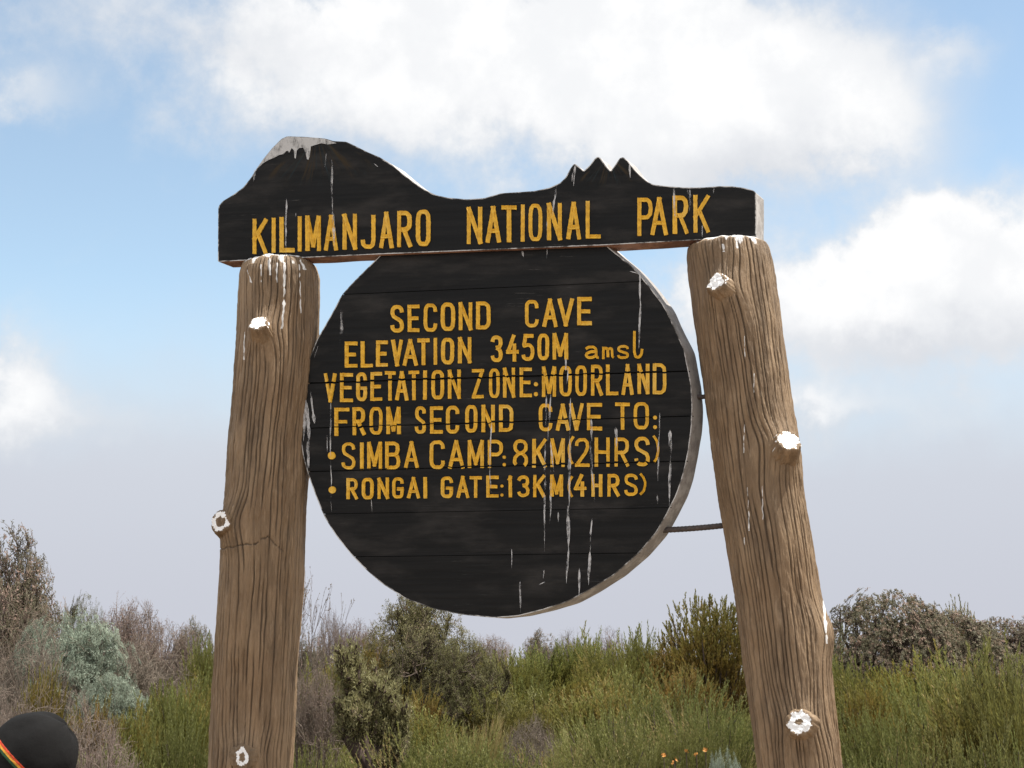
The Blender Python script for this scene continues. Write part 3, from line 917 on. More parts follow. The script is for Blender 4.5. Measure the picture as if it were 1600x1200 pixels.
    cnt = nr * NA
    # rough domed top that carries the board
    last = verts[-1]
    cen = last.mean(0)
    prev = base
    for f_, up in ((0.86, 0.009), (0.62, 0.016), (0.3, 0.021), (0.06, 0.022)):
        ring = cen + (last - cen) * f_
        ring[:, 2] += up + np.array([0.006 * N(Vector((float(p_[0]) * 30, float(p_[1]) * 30, seed))) for p_ in ring])
        P.append(ring); cr.append(np.zeros(NA)); pa.append(np.full(NA, 0.75))
        cur = np.arange(cnt, cnt + NA); cnt += NA
        faces.append(np.stack([prev, np.roll(prev, -1), np.roll(cur, -1), cur], -1))
        prev = cur
    me = mesh_np("post", np.concatenate(P), faces, True, {'crack': np.concatenate(cr), 'paint': np.concatenate(pa)})
    o = obj("post", me, M_bark, ROOT, label)
    return o, kn, (V_, uax, rad, view, wax)

def make_stub(post, k, info, length, r, tilt, ring, label, seed, cap_scale=1.0, yaw=0.0):
    """sawn-off branch stub with a white painted end"""
    t, v, pr, ua = k
    V_, uax, rad, view, wax = info
    out = Vector((math.cos(t + yaw), math.sin(t + yaw), 0))
    d = (out + Vector((0, 0, tilt))).normalized()
    c0 = Vector((ua, wax, v)) + Vector((math.cos(t), math.sin(t), 0)) * (pr + 0.018)
    e1 = Vector((-d.y, d.x, 0)).normalized()
    e2 = d.cross(e1)
    n = 72
    V, Fc, Mt = [], [], []
    prof = [(-0.060, 1.50), (-0.030, 1.36), (-0.008, 1.22), (length * 0.35, 1.13), (length * 0.65, 1.08), (length * 0.88, 1.03), (length, 0.94)]
    prof += [(length, q) for q in (0.86, 0.78, 0.70, 0.62, 0.54, 0.46, 0.38, 0.30, 0.2, 0.1, 0.001)]
    N = noise.noise
    for k, (h, f_) in enumerate(prof):
        for i in range(n):
            a = 2 * math.pi * i / n
            ca, sa = math.cos(a), math.sin(a)
            side = k < 7
            gx = N(Vector((ca * 5, sa * 5, seed)))
            rr = r * f_ * (1 + 0.20 * N(Vector((ca * 1.3, sa * 1.3, seed + 3))) - ((0.07 if abs(gx) < 0.09 else 0.0) + 0.04 * N(Vector((ca * 9, sa * 9, h * 60 + seed))) if side else 0.0))
            lump = 0.0035 * N(Vector((ca * f_ * 3, sa * f_ * 3, seed + 8))) + (0.0018 * N(Vector((ca * f_ * 9, sa * f_ * 9, seed + 18))) if not side else 0.0)
            V.append(c0 + d * (h + lump) + e1 * ca * rr * (cap_scale if not side or k > 3 else 1.0) + e2 * sa * rr)
    for k in range(len(prof) - 1):
        for i in range(n):
            j = (i + 1) % n
            Fc.append((k * n + i, k * n + j, (k + 1) * n + j, (k + 1) * n + i))
            a = 2 * math.pi * (i + 0.5) / n
            ca, sa = math.cos(a), math.sin(a)
            f_ = 0.5 * (prof[k][1] + prof[k + 1][1])
            edge = 0.84 + 0.30 * N(Vector((ca * 1.7, sa * 1.7, seed + 40))) + 0.16 * N(Vector((ca * 6, sa * 6, seed + 41)))
            w_ = f_ < edge if k >= 5 else (N(Vector((ca * 5, sa * 5, k * 0.9 + seed))) > (0.22 if k > 2 else 0.42) and k > 1 and sa > -0.5 and not ring)
            if ring and f_ < ring + 0.14 * N(Vector((ca * 1.5, sa * 1.5, seed + 50))): w_ = False
            Mt.append(1 if w_ else 0)
    me = mesh_py("branch_stub", V, Fc, Mt, True)
    for nm in ('crack', 'paint'):
        me.attributes.new(nm, 'FLOAT', 'POINT')
    return obj("branch_stub", me, [M_bark, M_white], post, label)

WAX = 0.062
LEFT = [(414, 384, 491), (424, 378, 497), (440, 377, 498), (460, 376, 498), (540, 373, 495), (600, 368, 490), (690, 359, 482), (760, 355, 479), (840, 349, 474), (940, 342.5, 468.5), (1000, 339, 465), (1100, 334, 460), (1215, 327, 454)]
RIGHT = [(386, 1075, 1201), (396, 1073, 1205), (430, 1077, 1211), (465, 1081, 1216), (535, 1089, 1225), (640, 1104, 1240), (710, 1114, 1252), (780, 1122, 1259), (833, 1132, 1268), (943, 1150, 1284), (1053, 1165, 1300), (1215, 1184, 1320)]
pl, kl, il = make_post(LEFT, WAX, [(411, 528), (361, 822), (382, 1178)],
    [(445, 412, 444, 475, 5.5), (444, 470, 441, 512, 4.5), (432, 412, 433, 440, 5), (468, 415, 470, 488, 2.6), (408, 415, 408, 440, 4), (382, 520, 381, 560, 3.0), (420, 400, 422, 428, 7), (470, 408, 476, 420, 8), (386, 420, 392, 440, 3)],
    "straight brown log post on the left with three white-painted branch stubs", 1.7, 0.36, [(343, 858, 400, 848), (400, 848, 418, 838), (418, 838, 442, 862)])
make_stub(pl, kl[0], il, 0.024, 0.032, 0.70, 0, "round stub with a white top near the left post's head", 2.0)
make_stub(pl, kl[1], il, 0.024, 0.036, 0.10, 0.5, "stub with a white ring jutting from the left post's side", 5.0, yaw=0.52)
make_stub(pl, kl[2], il, 0.008, 0.036, 0.10, 0.42, "flat white ring low on the left post", 9.0, 0.62)
pr_, kr, ir = make_post(RIGHT, WAX, [(1128, 462), (1222, 706), (1247, 1127), (1290, 985)],
    [(1163, 526, 1164, 560, 2.2), (1163, 665, 1162, 706, 2.6), (1178, 585, 1178, 612, 1.6), (1170, 800, 1171, 828, 2.2), (1191, 760, 1192, 810, 2.2), (1168, 763, 1170, 828, 1.6), (1163, 842, 1164, 868, 1.8), (1150, 374, 1152, 386, 5), (1286, 925, 1292, 1005, 5.5), (1130, 383, 1131, 392, 6)],
    "leaning brown log post on the right with white-painted branch stubs", 8.3, 0.30, (), 0.035)
make_stub(pr_, kr[0], ir, 0.018, 0.033, 0.40, 0, "stub with a white diamond end near the right post's head", 12.0, yaw=-0.25)
make_stub(pr_, kr[1], ir, 0.030, 0.040, 0.55, 0, "large stub with a white end on the right post's middle", 17.0, yaw=-0.25)
make_stub(pr_, kr[2], ir, 0.016, 0.038, 0.25, 0.24, "white-painted knot with a brown centre low on the right post", 21.0, yaw=-0.2)

# --- steel rods between the round board and the right post
def tube(name, a, b, r, parent, mat, label):
    V, Fc = [], []
    d = (b - a).normalized()
    e1 = d.cross(Vector((0, 0, 1))).normalized(); e2 = d.cross(e1)
    L = (b - a).length
    n, m = 12, max(6, int(L / 0.004))
    for i in range(m + 1):
        rr = r * (1 + (0.10 if i % 3 == 0 else 0.0))
        c = a + d * (L * i / m) + Vector((0, 0, -0.003 * math.sin(math.pi * i / m)))
        for j in range(n):
            t = 2 * math.pi * j / n
            V.append(c + e1 * math.cos(t) * rr + e2 * math.sin(t) * rr)
    for i in range(m):
        for j in range(n):
            k = (j + 1) % n
            Fc.append((i * n + j, i * n + k, i * n + n + k, i * n + n + j))
    return obj(name, mesh_py(name, V, Fc, None, True), mat, parent, label)
tube("support_rod", loc(1018, 829, 0.07), loc(1150, 819, 0.07), 0.0088, ROOT, M_rod, "long dark ribbed rod from the round panel to the right post")
tube("support_rod", loc(1060, 620, 0.07), loc(1120, 618, 0.07), 0.0075, ROOT, M_rod, "short dark rod stub beside the panel's right edge")

# ------------------------------------------------------------------ vegetation
def norm(a):
    return a / (np.linalg.norm(a, axis=-1, keepdims=True) + 1e-9)

class Veg:
    def __init__(self, seed):
        self.r = np.random.default_rng(seed)
        self.V, self.T, self.Q, self.tip, self.tone = [], [], [], [], []
        self.n = 0
    def _add(self, V, tris=None, quads=None, tip=None, tone=None):
        if tris is not None: self.T.append(tris + self.n)
        if quads is not None: self.Q.append(quads + self.n)
        self.V.append(V); self.tip.append(tip); self.tone.append(tone)
        self.n += len(V)
    def needles(self, B, D, L, wid, tip, tone):
        """one pointed leaf per base point: a bent two-part blade"""
        n = len(B)
        D = norm(D)
        side = norm(np.cross(D, norm(self.r.normal(size=(n, 3)))))
        L = np.broadcast_to(np.asarray(L, float), (n,))[:, None]; wd = np.broadcast_to(np.asarray(wid, float), (n,))[:, None]
        a = B - side * wd * 0.35; b = B + side * wd * 0.35
        m = B + D * L * 0.5
        c = m + side * wd * 0.5; d = m - side * wd * 0.5
        e = B + D * L + norm(self.r.normal(size=(n, 3))) * L * 0.06
        V = np.stack([a, b, c, d, e], 1).reshape(-1, 3)
        i = np.arange(n)[:, None] * 5
        self._add(V, i + np.array([[3, 2, 4]]), i + np.array([[0, 1, 2, 3]]), np.repeat(tip, 5), np.repeat(tone, 5))
    def sticks(self, A, B, ra, rb, tip=0.0, tone=None):
        n = len(A)
        d = norm(B - A)
        ref = np.where(np.abs(d[:, 2:3]) > 0.9, np.array([[1.0, 0, 0]]), np.array([[0, 0, 1.0]]))
        e1 = norm(np.cross(d, ref)); e2 = np.cross(d, e1)
        ra = np.broadcast_to(np.asarray(ra, float), (n,))[:, None]; rb = np.broadcast_to(np.asarray(rb, float), (n,))[:, None]
        pts = []
        for k in range(3):
            o = e1 * math.cos(k * 2.094) + e2 * math.sin(k * 2.094)
            pts += [A + o * ra, B + o * rb]
        V = np.stack(pts, 1).reshape(-1, 3)
        i = np.arange(n)[:, None] * 6
        q = np.concatenate([i + np.array([[0, 2, 3, 1]]), i + np.array([[2, 4, 5, 3]]), i + np.array([[4, 0, 1, 5]])])
        tone = np.repeat(self.r.random(n) if tone is None else tone, 6)
        self._add(V, None, q, np.full(len(V), tip), tone)
    def mesh(self, name):
        fs = []
        if self.T: fs.append(np.concatenate(self.T))
        if self.Q: fs.append(np.concatenate(self.Q))
        return mesh_np(name, np.concatenate(self.V), fs, False, {'tip': np.concatenate(self.tip), 'tone': np.concatenate(self.tone)})

def plumes(v, root, axis, length, per, nl, nw, tip0, tip1, tone, spread=(0.35, 0.75)):
    """feathery heath shoots: needles set along each axis, pointing forward"""
    n = len(root)
    r = v.r
    t = np.tile((np.arange(per) + 0.5) / per, n) + r.normal(scale=0.02, size=n * per)
    ri = np.repeat(np.arange(n), per)
    ax = norm(axis)[ri]
    bend = norm(r.normal(size=(n, 3)))[ri] * (0.10 * length[ri] * (t ** 2))[:, None]
    B = root[ri] + ax * (length[ri] * t)[:, None] + bend
    perp = norm(np.cross(ax, norm(r.normal(size=(n * per, 3)))))
    k = r.uniform(spread[0], spread[1], n * per)[:, None]
    D = ax + perp * k * (1.1 - 0.6 * t[:, None])
    L = nl * (1.15 - 0.5 * t) * r.uniform(0.7, 1.3, n * per)
    tip = tip0[ri] + (tip1[ri] - tip0[ri]) * t
    v.needles(B, D, L, nw * r.uniform(0.7, 1.25, n * per), np.clip(tip, 0, 1), np.clip(tone[ri] + r.normal(scale=0.12, size=n * per), 0, 1))

def gen_broom(seed, H=1.0, Rr=0.42, M=230, per=44, nl=0.055, nw=0.0065, pl=(0.22, 0.46), lean=0.45, topk=0.38, nlobe=7):
    """heath bush of upright feathery shoots on thin bent stems; unit height about H"""
    v = Veg(seed); st = Veg(seed + 500)
    r = v.r
    # a few lobes of different height make the outline uneven
    la = r.uniform(0, 2 * math.pi, nlobe); lr = Rr * 0.62 * np.sqrt(r.random(nlobe)); lh = r.uniform(0.62, 1.0, nlobe); lh[0] = 1.0
    lc = np.stack([lr * np.cos(la), lr * np.sin(la)], 1)
    li = r.integers(0, nlobe, M)
    a = r.uniform(0, 2 * math.pi, M); q = np.sqrt(r.random(M))
    lobe_r = Rr * 0.52
    off = np.stack([np.cos(a), np.sin(a)], 1) * (q * lobe_r)[:, None]
    xy = lc[li] + off
    length = r.uniform(pl[0], pl[1], M) * H
    htop = H * lh[li] * (1 - topk * q ** 2)
    level = r.random(M) ** 0.55
    h0 = np.maximum(0.04 * H, (htop - length) * level)
    root = np.concatenate([xy * (0.6 + 0.4 * (h0 / H)[:, None]), h0[:, None]], 1)
    axis = np.concatenate([xy * lean / Rr * r.uniform(0.4, 1.3, M)[:, None] + r.normal(scale=0.10, size=(M, 2)), np.ones((M, 1))], 1)
    tone = np.clip(0.45 + 0.28 * r.normal(size=nlobe)[li] + r.normal(scale=0.15, size=M), 0, 1)
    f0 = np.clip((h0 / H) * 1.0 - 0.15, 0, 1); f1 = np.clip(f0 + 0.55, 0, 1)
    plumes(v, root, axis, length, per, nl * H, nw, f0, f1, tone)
    ns = 34
    k = r.integers(0, M, ns)
    A = np.concatenate([root[k][:, :2] * 0.15, np.full((ns, 1), -0.05)], 1)
    Mid = root[k] * np.array([0.6, 0.6, 0.5])
    st.sticks(A, Mid, 0.012 * H, 0.008 * H); st.sticks(Mid, root[k] + norm(axis[k]) * length[k][:, None] * 0.6, 0.008 * H, 0.003 * H)
    return v.mesh("foliage"), st.mesh("stems")

def branch(v, r, p0, d0, L, rad, depth, spread, kids, wob, ends, up=0.15, kshape=0.72, tlow=0.35):
    """recursive branching; collects segments in ends['seg'] and shoot tips in ends['tip']"""
    n = 3
    p = p0; d = d0
    pts = [p]
    for i in range(n):
        d = norm(d + r.normal(scale=wob, size=3) + np.array([0, 0, up * 0.5]))
        q = p + d * (L / n)
        ends['seg'].append((p, q, rad * (1 - 0.25 * i / n), rad * (1 - 0.25 * (i + 1) / n), depth))
        p = q; pts.append(p)
    if depth == 0:
        ends['tip'].append((p, d, L)); return
    for k in range(kids):
        tt = r.uniform(tlow, 1.0)
        b = pts[0] + (p - pts[0]) * tt if k else p
        nd = norm(d + r.normal(scale=spread, size=3) + np.array([0, 0, up]))
        branch(v, r, b, nd, L * kshape * r.uniform(0.75, 1.2), rad * 0.58, depth - 1, spread, kids, wob, ends, up, kshape)

def gen_woody(seed, H=1.0, trunks=5, depth=4, kids=3, spread=0.55, lean=0.6, L0=0.34, rad=0.018, leaf=None, up=0.15, wob=0.16, twig_r=1.0, flat=1.0, lean_dir=None, kshape=0.72, shell=0, tlow=0.35):
    """bush with branching stems; leaf = (per_tip, length, width, cluster_len, droop) or None for bare twigs"""
    st = Veg(seed); lf = Veg(seed + 900)
    r = st.r
    ends = {'seg': [], 'tip': []}
    for k in range(trunks):
        a = 2 * math.pi * (k + r.random()) / trunks
        d = norm(np.array([math.cos(a) * lean, math.sin(a) * lean, 1.0]))
        if lean_dir is not None: d = norm(np.array(lean_dir) + r.normal(scale=0.15, size=3))
        branch(st, r, np.array([math.cos(a) * 0.03, math.sin(a) * 0.03, -0.04]), d, L0 * r.uniform(0.8, 1.2), rad, depth, spread, kids, wob, ends, up, kshape, tlow)
    A = np.array([s[0] for s in ends['seg']]); B = np.array([s[1] for s in ends['seg']])
    ra = np.array([s[2] for s in ends['seg']]); rb = np.array([s[3] for s in ends['seg']]); dp = np.array([s[4] for s in ends['seg']])
    top = np.percentile(B[:, 2], 99.5)
    s = H / top
    sc = np.array([s, s, s]) * np.array([flat, flat, 1.0])
    A, B = A * sc, B * sc
    mn = 0.0016 * twig_r
    st.sticks(A, B, np.maximum(ra * s, mn), np.maximum(rb * s, mn))
    if leaf:
        per, ll, lw, cl, droop = leaf
        P = np.array([t[0] for t in ends['tip']]) * sc; D = np.array([t[1] for t in ends['tip']])
        n = len(P)
        if shell:                       # short leafy shoots all over the rounded outside of the crown
            rx = np.percentile(np.hypot(A[:, 0], A[:, 1]), 96)
            g_ = norm(r.normal(size=(shell, 3))); g_[:, 2] = np.abs(g_[:, 2]) * 1.1 - 0.25; g_ = norm(g_)
            lump = np.array([1 + 0.16 * noise.noise(Vector(tuple(q * 2.4))) + 0.07 * noise.noise(Vector(tuple(q * 6.0))) for q in g_])[:, None]
            Ps = g_ * np.array([rx, rx, H * 0.62]) * lump * r.uniform(0.80, 1.0, (shell, 1)) + np.array([0, 0, H * 0.38])
            P = np.concatenate([P, Ps]); D = np.concatenate([D, norm(g_ + r.normal(scale=0.35, size=(shell, 3)))])
            n = len(P)
        ri = np.repeat(np.arange(n), per)
        t = r.uniform(-1.0, 0.25, n * per)
        base = P[ri] + D[ri] * (t * cl)[:, None] + r.normal(scale=cl * 0.10, size=(n * per, 3))
        dirs = D[ri] * 0.8 + norm(r.normal(size=(n * per, 3))) * 0.8 + np.array([0, 0, 0.25 - droop])
        tone = np.clip(r.random(n)[ri] * 0.7 + 0.15 + r.normal(scale=0.12, size=n * per), 0, 1)
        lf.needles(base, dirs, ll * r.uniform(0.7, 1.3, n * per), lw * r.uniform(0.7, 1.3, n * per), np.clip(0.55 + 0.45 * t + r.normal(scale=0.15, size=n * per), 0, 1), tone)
        return lf.mesh("foliage"), st.mesh("branches")
    return None, st.mesh("branches")

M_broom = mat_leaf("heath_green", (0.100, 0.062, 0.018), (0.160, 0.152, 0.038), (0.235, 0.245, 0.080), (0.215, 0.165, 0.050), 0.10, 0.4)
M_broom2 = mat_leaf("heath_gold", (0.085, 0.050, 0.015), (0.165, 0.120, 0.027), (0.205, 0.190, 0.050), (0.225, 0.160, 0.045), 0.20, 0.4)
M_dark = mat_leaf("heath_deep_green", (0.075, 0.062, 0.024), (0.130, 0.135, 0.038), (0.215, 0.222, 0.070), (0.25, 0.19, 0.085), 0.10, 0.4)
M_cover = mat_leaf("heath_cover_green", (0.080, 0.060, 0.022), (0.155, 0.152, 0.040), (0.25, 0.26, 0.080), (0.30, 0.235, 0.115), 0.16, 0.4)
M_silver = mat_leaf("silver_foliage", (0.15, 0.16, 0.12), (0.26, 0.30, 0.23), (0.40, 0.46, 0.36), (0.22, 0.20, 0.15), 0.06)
M_olive = mat_leaf("olive_foliage", (0.080, 0.068, 0.030), (0.155, 0.150, 0.062), (0.29, 0.28, 0.13), (0.24, 0.18, 0.12), 0.10, 0.4)
M_pale = mat_leaf("pale_olive_foliage", (0.12, 0.11, 0.05), (0.23, 0.22, 0.10), (0.38, 0.37, 0.19), (0.30, 0.24, 0.15), 0.08, 0.4)
M_grey = mat_leaf("greyish_foliage", (0.10, 0.085, 0.055), (0.165, 0.155, 0.095), (0.27, 0.245, 0.17), (0.30, 0.215, 0.165), 0.28, 0.4)
M_twig = mat_leaf("dead_twigs", (0.20, 0.16, 0.13), (0.26, 0.215, 0.18), (0.32, 0.27, 0.23), (0.14, 0.105, 0.085), 0.30, 0.0, 0.8)
M_stem = mat_leaf("brown_stems", (0.075, 0.055, 0.042), (0.09, 0.07, 0.05), (0.1, 0.08, 0.06), (0.05, 0.036, 0.028), 0.35, 0.0, 0.85)
M_straw = mat_leaf("straw_grass", (0.16, 0.13, 0.05), (0.27, 0.24, 0.09), (0.38, 0.34, 0.14), (0.34, 0.24, 0.12), 0.2)
M_pinkdry = mat_leaf("rusty_seed_heads", (0.17, 0.12, 0.10), (0.26, 0.19, 0.15), (0.36, 0.25, 0.21), (0.20, 0.17, 0.11), 0.3)

PROTO = {}
def proto(kind, k):
    key = (kind, k)
    if key in PROTO: return PROTO[key]
    sd = (sum(ord(c_) for c_ in kind) * 7 + k * 131) % 9973
    if kind == 'broom':
        f, s = gen_broom(sd, 1.0, 0.40, 420, 46, 0.040, 0.0050, (0.20, 0.40), 0.40, 0.30, 8); mats = (M_broom, M_stem)
    elif kind == 'gold':
        f, s = gen_broom(sd, 1.0, 0.36, 420, 44, 0.036, 0.0050, (0.16, 0.30), 0.50, 0.30, 8); mats = (M_broom2, M_stem)
    elif kind == 'tallheath':
        f, s = gen_broom(sd, 1.0, 0.36, 1250, 34, 0.024, 0.0052, (0.07, 0.14), 0.30, 0.16, 11); mats = (M_broom2, M_stem)
    elif kind == 'fine':
        f, s = gen_broom(sd, 1.0, 0.62, 800, 42, 0.026, 0.0046, (0.20, 0.40), 0.50, 0.35, 9); mats = (M_dark, M_stem)
    elif kind == 'silver':
        f, s = gen_woody(sd, 1.0, 9, 4, 3, 0.50, 0.75, 0.30, 0.012, (60, 0.030, 0.0050, 0.14, 0.0), shell=260); mats = (M_silver, M_twig)
    elif kind == 'olive':
        f, s = gen_woody(sd, 1.0, 5, 4, 4, 0.62, 0.75, 0.32, 0.020, (32, 0.021, 0.0050, 0.11, 0.0), kshape=0.66, shell=500); mats = (M_olive, M_stem)
    elif kind == 'leaning':
        f, s = gen_woody(sd, 1.0, 2, 4, 5, 0.85, 0.3, 0.50, 0.085, (44, 0.022, 0.0054, 0.11, 0.0), lean_dir=(0.45, 0.0, 1.0), kshape=0.50, tlow=0.90, wob=0.08, up=0.28); mats = (M_pale, M_stem)
    elif kind == 'round':
        f, s = gen_woody(sd, 1.0, 8, 4, 4, 0.62, 1.1, 0.28, 0.016, (24, 0.020, 0.0085, 0.06, 0.0), up=0.10, kshape=0.68, shell=1500); mats = (M_grey, M_stem)
    elif kind == 'greyleaf':
        f, s = gen_woody(sd, 1.0, 7, 4, 4, 0.55, 0.55, 0.32, 0.014, (16, 0.020, 0.0062, 0.08, 0.0), kshape=0.68, shell=350); mats = (M_grey, M_twig)
    elif kind == 'twig':
        f, s = gen_woody(sd, 1.0, 12, 4, 4, 0.60, 0.8, 0.32, 0.010, None, twig_r=0.9); mats = (None, M_twig)
    elif kind == 'twigleaf':
        f, s = gen_woody(sd, 1.0, 11, 4, 4, 0.56, 0.7, 0.32, 0.010, (6, 0.016, 0.0055, 0.08, 0.0), twig_r=0.9); mats = (M_pinkdry, M_twig)
    elif kind == 'wispy':
        f, s = gen_woody(sd, 1.0, 3, 4, 3, 0.45, 0.45, 0.36, 0.010, (4, 0.014, 0.006, 0.05, 0.0), twig_r=0.9); mats = (M_pinkdry, M_twig)
    elif kind == 'straw':
        f, s = gen_broom(sd, 1.0, 0.75, 240, 22, 0.14, 0.006, (0.3, 0.6), 1.1); mats = (M_straw, M_twig)
    # bring every kind to a crown one unit wide
    big = f or s
    co = np.zeros(len(big.vertices) * 3, dtype=np.float32); big.vertices.foreach_get("co", co); co = co.reshape(-1, 3)
    k_ = 0.5 / np.percentile(np.hypot(co[:, 0], co[:, 1]), 96)
    for me_ in (f, s):
        if me_ is None: continue
        c2 = np.zeros(len(me_.vertices) * 3, dtype=np.float32); me_.vertices.foreach_get("co", c2); c2 = c2.reshape(-1, 3)
        c2[:, :2] *= k_
        if kind in ('silver', 'olive', 'round', 'greyleaf', 'twig', 'twigleaf'):     # these close to a rounded crown
            m_ = c2 / np.array([0.5, 0.5, 1.0])
            q_ = np.linalg.norm(m_, axis=1) + 1e-6
            lim = {'round': 0.62, 'greyleaf': 0.45}.get(kind, 0.55)
            q2 = np.where(q_ > lim, lim + (1.0 - lim) * np.tanh((q_ - lim) / (1.0 - lim) * 0.9) * 1.05, q_)
            c2 *= (q2 / q_)[:, None]
        me_.vertices.foreach_set("co", c2.ravel()); me_.update()
    PROTO[key] = (f, s, mats)
    return PROTO[key]

def shrub(name, kind, k, px, top, Y, label, cat="shrub", group=None, wide=1.0, sink=0.0, rz=None):
    f, s, mats = proto(kind, k)
    c = at(px, top, Y)
    z0 = gz(c.x, Y) - sink
    h = max(0.15, c.z - z0)
    o = empty(name, (c.x, Y, z0), label, cat, group, rz if rz is not None else (px * 1.37 + Y) % 6.28)
    woody = kind in ('silver', 'olive', 'round', 'greyleaf', 'twig', 'twigleaf', 'leaning')
    wd = wide * Y / F * (1.32 if woody else 1.22)
    h *= 1.03 if woody else 1.05
    o.scale = (wd, wd, h)
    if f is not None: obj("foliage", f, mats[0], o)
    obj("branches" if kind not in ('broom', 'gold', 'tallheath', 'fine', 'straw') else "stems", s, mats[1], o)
    return o

